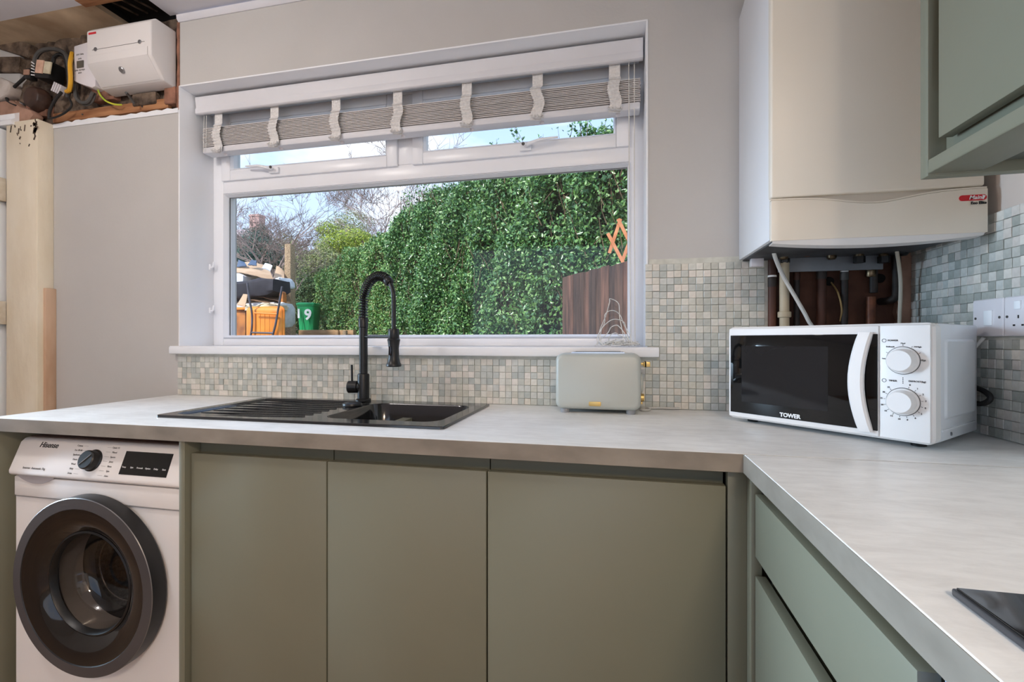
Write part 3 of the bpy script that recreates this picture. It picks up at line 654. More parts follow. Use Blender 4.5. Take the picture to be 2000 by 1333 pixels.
wv = MB().lathe([(.040, 0), (.040, .004), (.028, .006), (.0001, .004)], (-.63, -.27, zt - .189), (0, 0, 1), 24); wv.build('waste', M['chrome'], sk)

# ------------------------------------------------------------------ tap
tx, ty = -.872, -.078
tp = thing('kitchen_tap', 'matt black spring-neck kitchen tap behind the sink', 'tap', (tx, ty, zt))
MB().lathe([(.026, 0), (.026, .006), (.0205, .010), (.0205, .092), (.019, .096), (.0145, .098), (.0145, .26), (.0165, .262), (.0165, .292), (.014, .296)], (tx, ty, zt), (0, 0, 1), 28).build('body', M['black'], tp)
va = Vector((-1, -.25, 0)).normalized()
vl = MB(); vl.lathe([(.017, .0), (.017, .02), (.0215, .022), (.0215, .052), (.018, .055), (.0001, .055)], (tx, ty, zt + .050), va, 24); vl.build('valve', M['black'], tp)
pv = Vector((tx, ty, zt + .050)) + va * .040
MB().tube([pv, pv + Vector((0, 0, .022)), pv + Vector((-.001, 0, .078))], [.0045, .004, .004], 10).build('lever', M['black'], tp)
du = Vector((.164, -.095, 0)); R_ = du.length; du.normalize()
P0 = Vector((tx, ty, zt + .29))
hose = [P0 + du * 0 + Vector((0, 0, .0))]
zA = 1.262; hp = [Vector((tx, ty, 1.19)), Vector((tx, ty, 1.23))]
for i in range(0, 17):
    a = math.pi * i / 16 * .93; hp.append(Vector((tx, ty, 1.255)) + du * (R_ / 2 * (1 - math.cos(a))) + Vector((0, 0, .086 * math.sin(a))))
endp = Vector((tx, ty, 0)) + du * R_
hp += [Vector((endp.x, endp.y, 1.235)), Vector((endp.x, endp.y, 1.15))]
hs = spline(hp, 3); MB().tube(hs, .0075, 12).build('hose', M['black'], tp)
# spring coil round the first part of the hose
path = spline(hp[:15], 12); Lc = [0]
for a, b in zip(path, path[1:]): Lc.append(Lc[-1] + (b - a).length)
turns = 27; pts = []; up = None; n_s = turns * 10
side = Vector((0, 0, 1)).cross(du).normalized()
for i in range(n_s + 1):
    s_ = Lc[-1] * i / n_s; k = max(j for j in range(len(Lc)) if Lc[j] <= s_ + 1e-9); k = min(k, len(path) - 2); f = (s_ - Lc[k]) / max(Lc[k + 1] - Lc[k], 1e-9)
    c = path[k].lerp(path[k + 1], f); d = (path[k + 1] - path[k]).normalized(); nrm = side.cross(d).normalized(); a = 2 * math.pi * turns * i / n_s
    pts.append(c + (side * math.cos(a) + nrm * math.sin(a)) * .0150)
MB().tube(pts, .0022, 5).build('spring', M['black'], tp)
MB().lathe([(.0135, 0), (.0155, .004), (.0155, .018), (.011, .024)], hp[14] , (hp[15] - hp[14]), 18).build('spring_end', M['black'], tp)
hz = 1.14
MB().tube([Vector((tx, ty, 1.135)), Vector((tx, ty, 1.135)) + du * (R_ - .012)], .0048, 10).build('support_arm', M['black'], tp)
MB().lathe([(.0165, -.018), (.018, -.016), (.018, .016), (.0165, .018)], (endp.x, endp.y, 1.142), (0, 0, 1), 24).build('holder', M['black'], tp)
hh_ = MB().lathe([(.010, .118), (.0125, .115), (.0125, .095), (.0185, .092), (.021, .088), (.0195, .082), (.0165, .06), (.0175, .03), (.0215, .012), (.0245, .008), (.0245, .002), (.022, 0), (.0001, 0)], (endp.x, endp.y, 1.036), (0, 0, 1), 28)
sh = hh_.build('spray_head', M['black'], tp)
MB().obox((endp.x - .003, endp.y - .019, 1.088), (.009, .006, .03), 0).build('trigger', mat('dark_chrome', (70, 70, 74), (60, 60, 64), .2, metal=1), sh, bevel=.002)

# ------------------------------------------------------------------ base units
def base_unit(x0, x1, label, filler=False):
    t = thing('base_cabinet', label, 'cupboard', ((x0 + x1) / 2, -.29, 0), group='base cupboards below the sink worktop')
    cb = MB(); cb.box(x0, -.535, .14, x0 + .016, -.02, WB - .002); cb.box(x1 - .016, -.535, .14, x1, -.02, WB - .002); cb.box(x0 + .016, -.535, .14, x1 - .016, -.02, .156); cb.box(x0 + .016, -.03, .156, x1 - .016, -.02, WB - .17)
    cb.build('carcass', M['sage_in'], t, smooth=False)
    MB().box(x0 + .001, -.545, .79, x1 - .001, -.5355, WB - .001).build('handle_rail', M['sage_in'], t)
    MB().box(x0 + .0015, -.5745, .145, x1 - .0015, -.5555, .8275).build('door', M['sage'], t, bevel=.001)
    return t
base_unit(-1.081, -.6835, 'left one of three sage green base cupboards, next to the washing machine')
base_unit(-.6825, -.2815, 'middle one of three sage green base cupboards')
base_unit(-.2805, .2185, 'widest sage green base cupboard, beside the inner corner')
pn = MB().box(-1.1015, -.59, .0, -1.0835, -.02, WB - .002).build('end_panel', M['sage'], bevel=.001); tag(pn, 'upright sage green panel between washing machine and cupboards', 'panel')
pn = MB().box(-1.757, -.59, .0, -1.739, -.02, WB - .002).build('end_panel', M['sage'], bevel=.001); tag(pn, 'upright sage green panel at the left end under the worktop', 'panel')
cp = thing('corner_post', 'sage green corner filler where the two cupboard runs meet', 'panel', (.24, -.58, 0))
MB().box(.2205, -.5745, .145, .2565, -.5555, WB - .002).build('filler', M['sage'], cp, bevel=.001)
MB().box(.2565, -.603, .145, .276, -.5555, WB - .002).build('filler', M['sage'], cp, bevel=.001)
pk = MB().box(-1.081, -.53, 0, .26, -.515, .137).build('plinth', M['sage_in']); tag(pk, 'plinth board under the base cupboards', 'plinth')
pk = MB().box(.31, -2.6, 0, .325, -.55, .137).build('plinth', M['sage_in']); tag(pk, 'plinth board under the drawer run', 'plinth')
# drawer unit on the right run
dy0, dy1 = .484 - 1.59, .984 - 1.59
du_ = thing('drawer_unit', 'sage green drawer unit under the right worktop', 'drawers', (.5, (dy0 + dy1) / 2, 0))
cb = MB(); cb.box(.30, dy0, .14, .83, dy0 + .016, WB - .002); cb.box(.30, dy1 - .016, .14, .83, dy1 + .002, WB - .002); cb.box(.30, dy0, .14, .83, dy1, .156)
cb.build('carcass', M['sage_in'], du_, smooth=False)
MB().box(.292, dy0 + .001, .78, .300, dy1 - .002, WB - .001).build('handle_rail', M['sage_up'], du_)
MB().box(.292, dy0 + .001, .62, .300, dy1 - .002, .735).build('handle_rail', M['sage_up'], du_)
MB().box(.262, dy0 + .0015, .706, .281, dy1 - .004, .8265).build('drawer_front', M['sage_up'], du_, bevel=.001)
MB().box(.262, dy0 + .0015, .40, .281, dy1 - .004, .6695).build('drawer_front', M['sage_up'], du_, bevel=.001)
MB().box(.262, dy0 + .0015, .145, .281, dy1 - .004, .396).build('drawer_front', M['sage_up'], du_, bevel=.001)
ov = thing('oven', 'pale blue-grey appliance side just in view under the right worktop', 'oven', (.55, -1.4, 0))
MB().box(.275, dy0 - .6, .14, .83, dy0 - .012, WB - .002).build('housing', mat('blue_film', (168, 184, 214), (160, 176, 206), .4), ov, bevel=.001)
MB().box(.255, dy0 - .59, .25, .275, dy0 - .03, WB - .12).build('oven_door', M['blackglass'], ov, bevel=.002)

# ------------------------------------------------------------------ hob
hb_ = thing('hob', 'black glass hob on the right worktop, its corner in view', 'hob', (.54, -1.4, WT))
MB().box(.283, -1.70, WT, .79, -1.112, WT + .007).build('frame', mat('dark_steel', (90, 92, 98), (80, 82, 88), .25, metal=.8), hb_, bevel=.002)
MB().box(.2855, -1.6975, WT + .006, .7875, -1.1145, WT + .0085).build('glass', mat('hob_glass', (12, 12, 13), (16, 16, 17), .08, spec=.5), hb_, bevel=.0008)
for (hx, hy, hr_) in ((.41, -1.26, .075), (.66, -1.26, .09), (.41, -1.54, .09), (.66, -1.54, .075)):
    MB().lathe([(hr_ - .001, 0), (hr_ - .001, .0003), (hr_, .0003), (hr_, 0)], (hx, hy, WT + .0085), (0, 0, 1), 48, close=False).build('cooking_zone', M['grey_ink'], hb_)

# ------------------------------------------------------------------ washing machine
wx0, wx1 = -1.709, -1.113; wc = (wx0 + wx1) / 2
wm = thing('washing_machine', 'white front-loading washing machine with dark round door under the worktop', 'washer', (wc, -.3, 0))
dc = Vector((-1.402, -.568, .458))
cb = MB(); nn_ = 96; ci = []; sq = []
for i in range(nn_):
    a = 2 * math.pi * i / nn_; ca, sa_ = math.cos(a), math.sin(a); ci.append((dc.x + .145 * ca, dc.z + .145 * sa_))
    tx_ = ((wx1 - dc.x) if ca > 0 else (dc.x - wx0)) / max(abs(ca), 1e-6); tz_ = ((.728 - dc.z) if sa_ > 0 else (dc.z - .02)) / max(abs(sa_), 1e-6); q = min(tx_, tz_); sq.append((dc.x + q * ca, dc.z + q * sa_))
cb.loft([[(a, -.50, b) for a, b in ci], [(a, -.562, b) for a, b in ci], [(a, -.562, b) for a, b in sq], [(a, -.03, b) for a, b in sq]])
cb.build('cabinet', M['applwhite'], wm)
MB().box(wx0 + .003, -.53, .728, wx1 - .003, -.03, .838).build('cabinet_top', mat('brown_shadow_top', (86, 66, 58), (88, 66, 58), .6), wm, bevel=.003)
cpz = [(-.53, .732), (-.572, .732), (-.580, .738), (-.580, .748), (-.551, .824), (-.540, .834), (-.50, .836), (-.50, .732)]
cpn = MB().prism(cpz, 'x', wx0 - .001, wx1 + .001).build('control_panel', M['applwhite'], wm, bevel=.004, seg=3)
MB().box(wx0 + .002, -.568, .672, wx1 - .002, -.560, .728).build('lower_fascia', M['applwhite'], wm, bevel=.003)
# panel plane
pa, pb = Vector((0, -.580, .748)), Vector((0, -.551, .824)); pu = (pb - pa).normalized(); pn_ = Vector((1, 0, 0)).cross(pu)
def onp(x, f, lift=.0006):
    q = pa.lerp(pb, f); return Vector((x, q.y, q.z)) + pn_ * lift
def plate_on(x0, x1, f0, f1, m, name, lift0=-.001, lift1=.0012):
    b = MB(); lo = [onp(x0, f0, lift0), onp(x1, f0, lift0), onp(x1, f1, lift0), onp(x0, f1, lift0)]; hi = [onp(x0, f0, lift1), onp(x1, f0, lift1), onp(x1, f1, lift1), onp(x0, f1, lift1)]
    b.loft([lo, hi], True, True); return b.build(name, m, wm)
def wX(u, Y=1.025): return at(u, 900, Y).x
dsp = plate_on(wX(240), wX(332), .14, .90, M['blackglass'], 'display')
for i, xx in enumerate(np.linspace(wX(246), wX(324), 6)):
    text('print', ('Temp', 'Spin', 'Prewash', 'Option', 'Delay', 'Start')[i], .006, M['whiteprint'], wm, face_mtx(onp(xx, .38, .0014), (1, 0, 0), pu))
kx = wX(178, 1.02); kb = onp(kx, .52, 0)
kn = MB().lathe([(.030, -.002), (.030, .002), (.0265, .004), (.0255, .020), (.023, .0225), (.0001, .0225)], kb, pn_, 36).build('programme_dial', M['black'], wm)
MB().obox(kb + pn_ * .0228 + pu * .0, (.0022, .0012, .04), Matrix((Vector((1, 0, 0)), pn_, pu)).transposed() @ Matrix.Rotation(.8, 3, 'Y')).build('pointer', M['grey_ink'], kn)
for s in (-1, 1):
    for i in range(7):
        f = .98 - i * .155; xx = kx + s * (.034 + .003 * abs(3 - i) * 0); ln = MB()
        a, b = onp(xx, f, .0004), onp(xx + s * .016, f, .0004); ln.tube([a, b], .0003, 4); ln.build('dial_line', M['grey_ink'], wm)
        words = (('Cotton', 'Eco 40-60', 'Synthetics', 'Duvet', 'Wool', 'Baby', 'Drain'), ('Quick 15', 'Mixed', 'Sports', 'Jeans', 'Rinse', 'Spin', 'Auto'))[s > 0][i]
        text('print', words, .0066, M['grey_ink'], wm, face_mtx(onp(xx + s * .030, f, .0004), (1, 0, 0), pu))
text('brand_lettering', 'Hisense', .0215, M['ink'], wm, face_mtx(onp(wX(87), .93, .0006), (1, 0, 0), pu), shear=.25, bold=.0002)
text('print', 'Inverter  Automatic 7kg', .0085, M['grey_ink'], wm, face_mtx(onp(wX(76), .12, .0006), (1, 0, 0), pu))
# drawer grip below the panel
g_ = []; gx0, gx1 = wX(38), wX(112)
gp = MB(); nseg = 14
gp.prism([(gx0, .7335)] + [(gx0 + (gx1 - gx0) * i / nseg, .7335 - .022 * math.sin(math.pi * i / nseg) ** .8) for i in range(1, nseg)] + [(gx1, .7335)], 'y', -.5686, -.5715)
gp.build('drawer_grip', mat('grip_grey', (176, 172, 176), (166, 162, 166), .5), wm)
MB().box(wx0 + .003, -.5686, .6705, wx1 - .003, -.5676, .6718).build('seam', M['grey_ink'], wm)
# porthole
MB().lathe([(.236, .0), (.240, .004), (.240, .041)], dc, (0, -1, 0), 96, close=False).build('door_side', M['black'], wm)
MB().lathe([(.240, .041), (.2385, .0425)], dc, (0, -1, 0), 96, close=False).build('rim_edge', mat('rim_grey', (120, 118, 118), (110, 108, 108), .3, metal=.5), wm)
MB().lathe([(.2385, .0425), (.211, .0435)], dc, (0, -1, 0), 96, close=False).build('door_ring', M['darkring'], wm)
MB().lathe([(.211, .0435), (.209, .0415)], dc, (0, -1, 0), 96, close=False).build('door_groove', M['black'], wm)
MB().lathe([(.209, .0415), (.176, .038), (.158, .030), (.140, .016)], dc, (0, -1, 0), 96, close=False).build('smoked_cover', M['smoke'], wm)
MB().lathe([(.140, .016), (.143, .02), (.138, .022), (.134, .016), (.131, .006)], dc, (0, -1, 0), 72, close=False).build('glass_rim', M['black'], wm)
MB().lathe([(.134, .012), (.130, -.02), (.118, -.05), (.098, -.066), (.05, -.074), (.0001, -.076)], dc, (0, -1, 0), 64, close=False).build('porthole_glass', M['wmglass'], wm)
MB().lathe([(.096, -.078), (.0985, -.078), (.0985, -.081), (.096, -.081)], dc, (0, -1, 0), 64, close=False).build('seal_ring', M['chrome'], wm)
# latch bump on the ring
MB().obox(dc + Vector((.205, -.030, -.035)), (.05, .018, .06), Matrix.Rotation(.2, 3, 'Y')).build('door_handle', M['black'], wm, bevel=.007, seg=3)
# drum visible through the glass
MB().lathe([(.145, .0), (.165, -.02), (.168, -.06), (.138, -.08), (.125, -.086)], dc, (0, -1, 0), 48, close=False).build('door_seal', mat('grey_rubber', (70, 70, 72), (60, 60, 62), .6), wm)
dm = MB().lathe([(.125, -.086), (.225, -.09), (.232, -.10), (.232, -.36), (.20, -.38), (.0001, -.385)], dc, (0, -1, 0), 48, close=False).build('drum', mat('drum_steel', (190, 190, 192), (120, 120, 122), .3, metal=1, scale=60, bump=.5), wm)
for k in range(3):
    a = .5 + k * 2.09; MB().tube([dc + Vector((math.cos(a) * .20, .10, math.sin(a) * .20)), dc + Vector((math.cos(a) * .19, .34, math.sin(a) * .19))], [.02, .03], 10).build('drum_paddle', M['plate'], dm)

# ------------------------------------------------------------------ consumer unit, meter, cables (upper left)
ux0, ux1, uf = -2.083, -1.762, -.110
cu = thing('consumer_unit', 'big white fuse box with sloping lid high in the left corner', 'fuse box', ((ux0 + ux1) / 2, -.05, 2.155))
c = MB(); c.prism([(0, 2.156), (-.056, 2.164), (uf, 2.235), (uf, 2.368), (uf + .022, 2.390), (0, 2.393)], 'x', ux0, ux1); c.build('case', mat('fuse_box_white', (226, 222, 220), (220, 216, 214), .4, scale=3), cu, bevel=.006, seg=3)
lid = MB(); lid.prism([(uf - .0008, 2.268), (uf - .0045, 2.266), (uf - .0045, 2.2345), (-.0615, 2.168), (-.058, 2.166), (uf + .002, 2.238)], 'x', ux0 + .012, ux1 - .014); lid.build('lid', MC['fuse_box_white'], cu, bevel=.0015)
MB().box(ux0 + .030, uf - .0012, 2.2885, ux1 - .030, uf + .001, 2.2895).build('seam', M['grey_ink'], cu)
for x in (-2.035, -1.815): MB().lathe([(.008, 0), (.008, .002), (.005, .003), (.0001, .003)], (x, uf - .0005, 2.290), (0, -1, 0), 16).build('screw', M['steel'], cu)
MB().lathe([(.012, 0), (.012, .004), (.009, .007), (.0001, .008)], (-1.927, -.0905, 2.2055), (0, -.80, -.6), 20).build('lid_lock', M['steel'], cu)
MB().box(ux0 + .012, uf - .0008, 2.353, ux0 + .050, uf + .001, 2.361).build('warning_label', M['red'], cu)
me_ = thing('electricity_meter', 'white electricity meter half hidden behind the fuse box', 'meter', (-2.13, -.03, 2.17))
ma = at(144, 90, 1.54); mb_ = at(144, 158, 1.54); mx1 = at(186, 150, 1.54).x
mc = MB(); mc.prism([(ma.x, ma.z), (mx1, ma.z + .012), (mx1, mb_.z - .035), (mx1 - .02, mb_.z - .04), (ma.x + .03, mb_.z - .015), (ma.x, mb_.z)], 'y', -.05, .0); mc.build('case', M['plate'], me_, bevel=.004)
zc = at(144, 128, 1.54).z; MB().box(ma.x + .02, -.053, zc - .015, ma.x + .055, -.0495, zc + .014).build('display', mat('lcd', (96, 92, 84), (88, 84, 76), .4), me_)
for i, (q, z_) in enumerate((('230V 50Hz', .042), ('kWh', .024), ('kWh 10(100)A', -.024), ('0734', -.036))):
    text('print', q, .009, M['grey_ink'], me_, face_mtx((ma.x + .034, -.0505, zc + z_), (1, 0, 0), (0, 0, 1)))
cf = thing('service_fuse', 'black service fuse block with pink and cream stickers beneath cable loops', 'fuse', tuple(at(100, 165, 1.56)))
p = at(98, 140, 1.56); MB().obox((p.x, -.03, p.z - .005), (.085, .06, .075), Matrix.Rotation(.18, 3, 'Y')).build('block', M['black'], cf, bevel=.006)
MB().obox((p.x - .008, -.0625, p.z + .004), (.04, .004, .055), Matrix.Rotation(.2, 3, 'Y')).build('sticker', mat('pink_sticker', (222, 184, 160), (200, 160, 138), .7, scale=30), cf)
MB().obox((p.x + .036, -.0625, p.z - .006), (.038, .004, .05), Matrix.Rotation(.22, 3, 'Y')).build('sticker', mat('cream_sticker', (214, 204, 180), (190, 178, 150), .7, scale=30), cf)
for k in range(5): MB().obox((p.x - .045, -.064, p.z - .028 + k * .013), (.018, .003, .004), Matrix.Rotation(.2 + .1 * k, 3, 'Y')).build('print', M['whiteprint'], cf)
p = at(64, 148, 1.55); tg = MB(); tg.obox((p.x, -.045, p.z), (.034, .03, .045), Matrix.Rotation(.1, 3, 'Y')); tg.build('tag_block', M['black'], cf, bevel=.004)
MB().obox((p.x - .0, -.062, p.z + .003), (.030, .004, .022), Matrix.Rotation(.1, 3, 'Y')).build('sticker', M['pinkplaster'], cf)
p = at(118, 170, 1.56)
for k in range(4): MB().obox((p.x - .02 + k * .012, -.035, p.z - .002 - k * .006), (.006, .02, .04), Matrix.Rotation(.5, 3, 'Y')).build('terminal', M['plate'], cf)
def cabl(label, pts, r, m, Y=1.55):
    return tag(MB().tube(spline([at(u, v, Y + d) for u, v, d in pts], 6), r, 8).build('cable', M[m]), label, 'cable')
cabl('thick yellow cable hanging beside the electricity meter', ((141, 104, .02), (137, 125, -.01), (138, 155, -.01), (136, 175, 0), (130, 179, .01)), .008, 'yellow', 1.53)
cabl('thin green and yellow earth wire curving under the fuse box', ((190, 172, .02), (196, 186, 0), (208, 198, 0), (224, 204, 0), (238, 205, .02)), .0035, 'green')
cabl('large dark grey cable loop over the service fuse', ((72, 150, 0), (68, 120, 0), (80, 100, 0), (105, 96, 0), (126, 104, 0), (134, 125, 0), (136, 165, 0), (132, 190, .01)), .0085, 'cablegrey')
cabl('second black cable loop inside the large grey one', ((103, 125, 0), (106, 112, 0), (118, 106, 0), (128, 116, .01), (133, 150, .01), (140, 180, .0)), .007, 'cableblk', 1.565)
cabl('grey cable bent in a U under the electricity meter', ((146, 165, 0), (148, 188, 0), (158, 200, 0), (172, 198, 0), (182, 180, 0)), .007, 'cablegrey')
cabl('thinner grey cable bent in a U below the first', ((150, 180, .01), (156, 197, .01), (166, 206, .01), (180, 200, .01), (187, 182, .01)), .004, 'cablegrey')
cabl('short dark cable leaving the underside of the fuse box', ((246, 181, -.05), (254, 190, -.02), (262, 202, 0)), .005, 'cablegrey')
cabl('black cable snaking down into the left wall corner', ((120, 180, 0), (108, 195, 0), (98, 215, 0), (96, 232, 0)), .006, 'cableblk')
cabl('black cable curling right from the corner below the fuse', ((96, 232, 0), (112, 228, 0), (130, 218, 0), (140, 205, 0), (134, 190, 0)), .004, 'cableblk')
cabl('dark loop of cable against the pink plaster', ((50, 150, 0), (28, 170, .0), (14, 182, 0), (16, 198, 0), (34, 208, 0)), .006, 'cableblk')
p = at(75, 195, 1.57); pc = MB(); pc.lathe([(.05, 0), (.055, .02), (.045, .05), (.03, .055)], (p.x, .0, p.z), (0, -1, 0), 10); tag(pc.build('old_fuse_base', mat('bakelite', (76, 54, 44), (52, 36, 30), .5, scale=20), bevel=.004), 'dark brown round cable box under the service fuse', 'fuse')

# ------------------------------------------------------------------ toaster
ts = thing('toaster', 'pale cream two-slot toaster with gold controls under the sill', 'toaster', (-.052, -.085, WT))
X0, X1, Y0, Y1, Z0, Z1 = -.179, .074, -.160, -.012, .913, 1.082
loops = []
for y, ins in ((Y0, .012), (Y0 + .003, .005), (Y0 + .012, 0), (Y1 - .012, 0), (Y1 - .003, .005), (Y1, .012)):
    r = rrect(X0 + ins, Z0 + ins, X1 - ins, Z1 - ins, max(.022 - ins * .6, .006), 6); loops.append([(a, y, b) for a, b in r])
MB().loft(loops, True, True).build('body', M['toast'], ts)
for yy in (-.108, -.052):
    MB().prism([(a, b) for a, b in rrect(-.128, yy - .012, .022, yy + .012, .01, 5)], 'z', Z1 - .001, Z1 + .0012).build('slot', M['dark'], ts)
    fq = MB(); 
    for (a0, b0, a1, b1) in ((-.133, yy - .016, .027, yy - .0125), (-.133, yy + .0125, .027, yy + .016), (-.133, yy - .0125, -.1295, yy + .0125), (.0235, yy - .0125, .027, yy + .0125)): fq.box(a0, b0, Z1 - .001, a1, b1, Z1 + .0035)
    fq.build('slot_rim', M['chrome'], ts)
MB().tube([(-.120, -.125, Z1 + .005), (.015, -.125, Z1 + .006)], .0015, 6).build('rack_wire', M['chrome'], ts)
for x in (-.152, .045):
    for y in (-.135, -.035): MB().lathe([(.013, 0), (.014, .013)], (x, y, WT), (0, 0, 1), 16).build('foot', mat('grey_rubber_foot', (150, 152, 156), (140, 142, 146), .7), ts)
MB().prism(rrect(-.078, .9245, -.042, .9375, .003, 3), 'y', Y0 - .0035, Y0 + .001).build('gold_badge', M['gold'], ts, bevel=.0008)
lv = MB().box(X1, -.096, 1.045, X1 + .012, -.074, 1.053); lv.box(X1 + .010, -.102, 1.041, X1 + .030, -.068, 1.056); lv.build('lever', M['gold'], ts, bevel=.0015)
MB().box(X1 + .014, -.1025, 1.040, X1 + .018, -.0675, 1.057).build('lever_groove', M['dark'], ts)
MB().lathe([(.0, -.001), (.032, 0), (.032, .006), (.026, .009), (.0001, .009)], (X1, -.085, .990), (1, 0, 0), 28).build('dial_plate', M['toast'], ts)
MB().lathe([(.012, 0), (.012, .012), (.010, .013), (.0001, .013)], (X1, -.085, .945), (1, 0, 0), 24).build('browning_dial', M['gold'], ts)
MB().box(X1, -.092, .925, X1 + .008, -.078, .932).build('button', M['gold'], ts, bevel=.001)
tag(MB().tube(spline([(.05, -.02, .914), (.09, -.035, .907), (.105, -.06, .905), (.085, -.075, .905), (.08, -.05, .905), (.12, -.02, .905), (.2, -.012, .905)], 6), .0035, 8).build('power_cable', mat('pale_cable', (196, 194, 188), (186, 184, 178), .5)), 'pale toaster flex lying at the foot of the tiles', 'cable')

# ------------------------------------------------------------------ microwave (local frame: x along the front, y back, z up)
ang = math.atan2(-.7024, .7116)
mw = thing('microwave', 'white microwave with black glass door set at an angle in the corner', 'microwave', (.304, -.199, WT), ang)
mw['_base'] = (0, 0, 0)
mwW, mwD, mwH, mz = .438, .285, .245, .012
def mbuild(b, name, m, par=None, **k): o = b.build(name, m, par or mw, local=True, **k); return o
mbuild(MB().box(.002, .028, mz + .002, mwW - .002, mwD, mz + mwH - .001), 'casing', M['applside'], bevel=.004)
fb = MB(); rr = rrect(0, mz, mwW, mz + mwH, .013, 5)
fb.loft([[(a, .032, b) for a, b in rr], [(a, .004, b) for a, b in rr], [(a, .0, b) for a, b in rrect(.004, mz + .004, mwW - .004, mz + mwH - .004, .007, 5)]], True, True)
mbuild(fb, 'front_frame', M['applwhite'])
DX0, DX1, DZ0, DZ1 = .010, .345, mz + .016, mz + mwH - .022
mbuild(MB().box(DX0 - .006, -.004, mz + .004, .346, .001, mz + mwH - .004), 'door', M['applwhite'], bevel=.0025)
mbuild(MB().box(DX0, -.0065, DZ0, DX1, -.0035, DZ1), 'door_glass', M['blackglass'], bevel=.001)
mbuild(MB().box(DX0 + .032, -.0069, DZ0 + .030, .250, -.0064, DZ1 - .028), 'window_mesh', mat('mesh_window', (32, 32, 34), (26, 26, 28), .06, scale=3), smooth=False)
hn = MB(); g = []
for i in range(15):
    f = i / 14; z = DZ0 - .004 + (DZ1 - DZ0 + .008) * f; s = math.sin(math.pi * f); x0_ = .311 - .016 * s; x1_ = .338 - .014 * s
    y_ = -.009 - .013 * s ** .6; g.append([(x0_, y_, z), (x0_ + .004, y_ - .004, z), (x1_ - .004, y_ - .004, z), (x1_, y_, z), (x1_, y_ + .008, z), (x0_, y_ + .008, z)])
hn.loft(g, True, True); mbuild(hn, 'door_handle', M['applwhite'])
mbuild(MB().box(.348, -.004, mz + .004, mwW - .006, .001, mz + mwH - .004), 'control_panel', M['applwhite'], bevel=.003)
kxm = .388
for (kz, nm) in ((mz + .168, 'power_knob'), (mz + .083, 'timer_knob')):
    k = mbuild(MB().lathe([(.0275, 0), (.0275, .003), (.0245, .005), (.0225, .021), (.0205, .0235), (.0001, .0235)], (kxm, -.004, kz), (0, -1, 0), 40), nm, M['applwhite'])
    rg = MB().lathe([(.0275, 0), (.029, .0006), (.0288, .0)], (kxm, -.004, kz), (0, -1, 0), 40, close=False); mbuild(rg, 'knob_ring', M['grey_ink'])
def mtext(s, x, z, size, m='ink', **k): return text('print', s, size, M[m], mw, face_mtx((x, -.0045, z), (1, 0, 0), (0, 0, 1)), **k)
mtext('POWER', .371, mz + .209, .0052); mtext('TIMER', .371, mz + .125, .0052); mtext('DEFROST(kg)', .411, mz + .126, .0048)
mtext('Defrost', .366, mz + .196, .0042); mtext('Low', .356, mz + .171, .0042); mtext('Med', .388, mz + .203, .0042); mtext('M.High', .412, mz + .196, .0042); mtext('High', .421, mz + .169, .0042)
for a in (150, 118, 90, 62, 30, 5, 175):
    c, s = math.cos(math.radians(a)), math.sin(math.radians(a)); mbuild(MB().obox((kxm + .0315 * c, -.0043, mz + .168 + .0315 * s), (.003, .0006, .0006), Matrix.Rotation(-math.radians(a), 3, 'Y')), 'dial_mark', M['ink'])
for i, q in enumerate(('0', '1', '2', '3', '4', '5', '6', '8', '10', '12', '15', '20', '25', '30', '35')):
    a = math.radians(72 - i * 21.5); c, s = math.cos(a), math.sin(a)
    mtext(q, kxm + .037 * c, mz + .083 + .037 * s, .0048); mbuild(MB().obox((kxm + .0315 * c, -.0043, mz + .083 + .0315 * s), (.003, .0006, .0006), Matrix.Rotation(-a, 3, 'Y')), 'dial_mark', M['ink'])
for z in (mz + .209, mz + .125):
    mbuild(MB().lathe([(.0032, 0), (.0032, .0004), (.0040, .0004), (.0040, 0)], (.356, -.004, z), (0, -1, 0), 20, close=False), 'dial_symbol', M['ink'])
for k in range(4): mbuild(MB().box(kxm - .0006, -.0045, mz + .1205 + k * .0035, kxm + .0006, -.004, mz + .1225 + k * .0035), 'dial_mark', M['ink'])
text('brand_lettering', 'TOWER', .0135, M['whiteprint'], mw, face_mtx((.166, -.0068, DZ0 + .0085), (1, 0, 0), (0, 0, 1)), bold=.0006)
# embossed side panel, right side
sp_ = MB(); r1 = rrect(.060, mz + .045, mwD - .025, mz + mwH - .032, .01, 4); r2 = rrect(.066, mz + .051, mwD - .031, mz + mwH - .038, .008, 4)
sp_.loft([[(mwW - .003, a, b) for a, b in r1], [(mwW + .0015, a, b) for a, b in r2]], False, True); mbuild(sp_, 'side_emboss', M['applside'], smooth=False)
mbuild(MB().box(mwW - .003, .045, mz + .022, mwW + .0005, mwD - .02, mz + .027), 'side_emboss', M['applside'], bevel=.001)
mbuild(MB().lathe([(.004, 0), (.004, .002), (.0001, .0025)], (mwW - .002, .10, mz + .014), (1, 0, 0), 10), 'screw', M['steel'])
for x in (.04, mwW - .04):
    for y in (.05, mwD - .04): mbuild(MB().lathe([(.013, 0), (.015, mz + .003)], (x, y, 0), (0, 0, 1), 14), 'foot', M['black'])

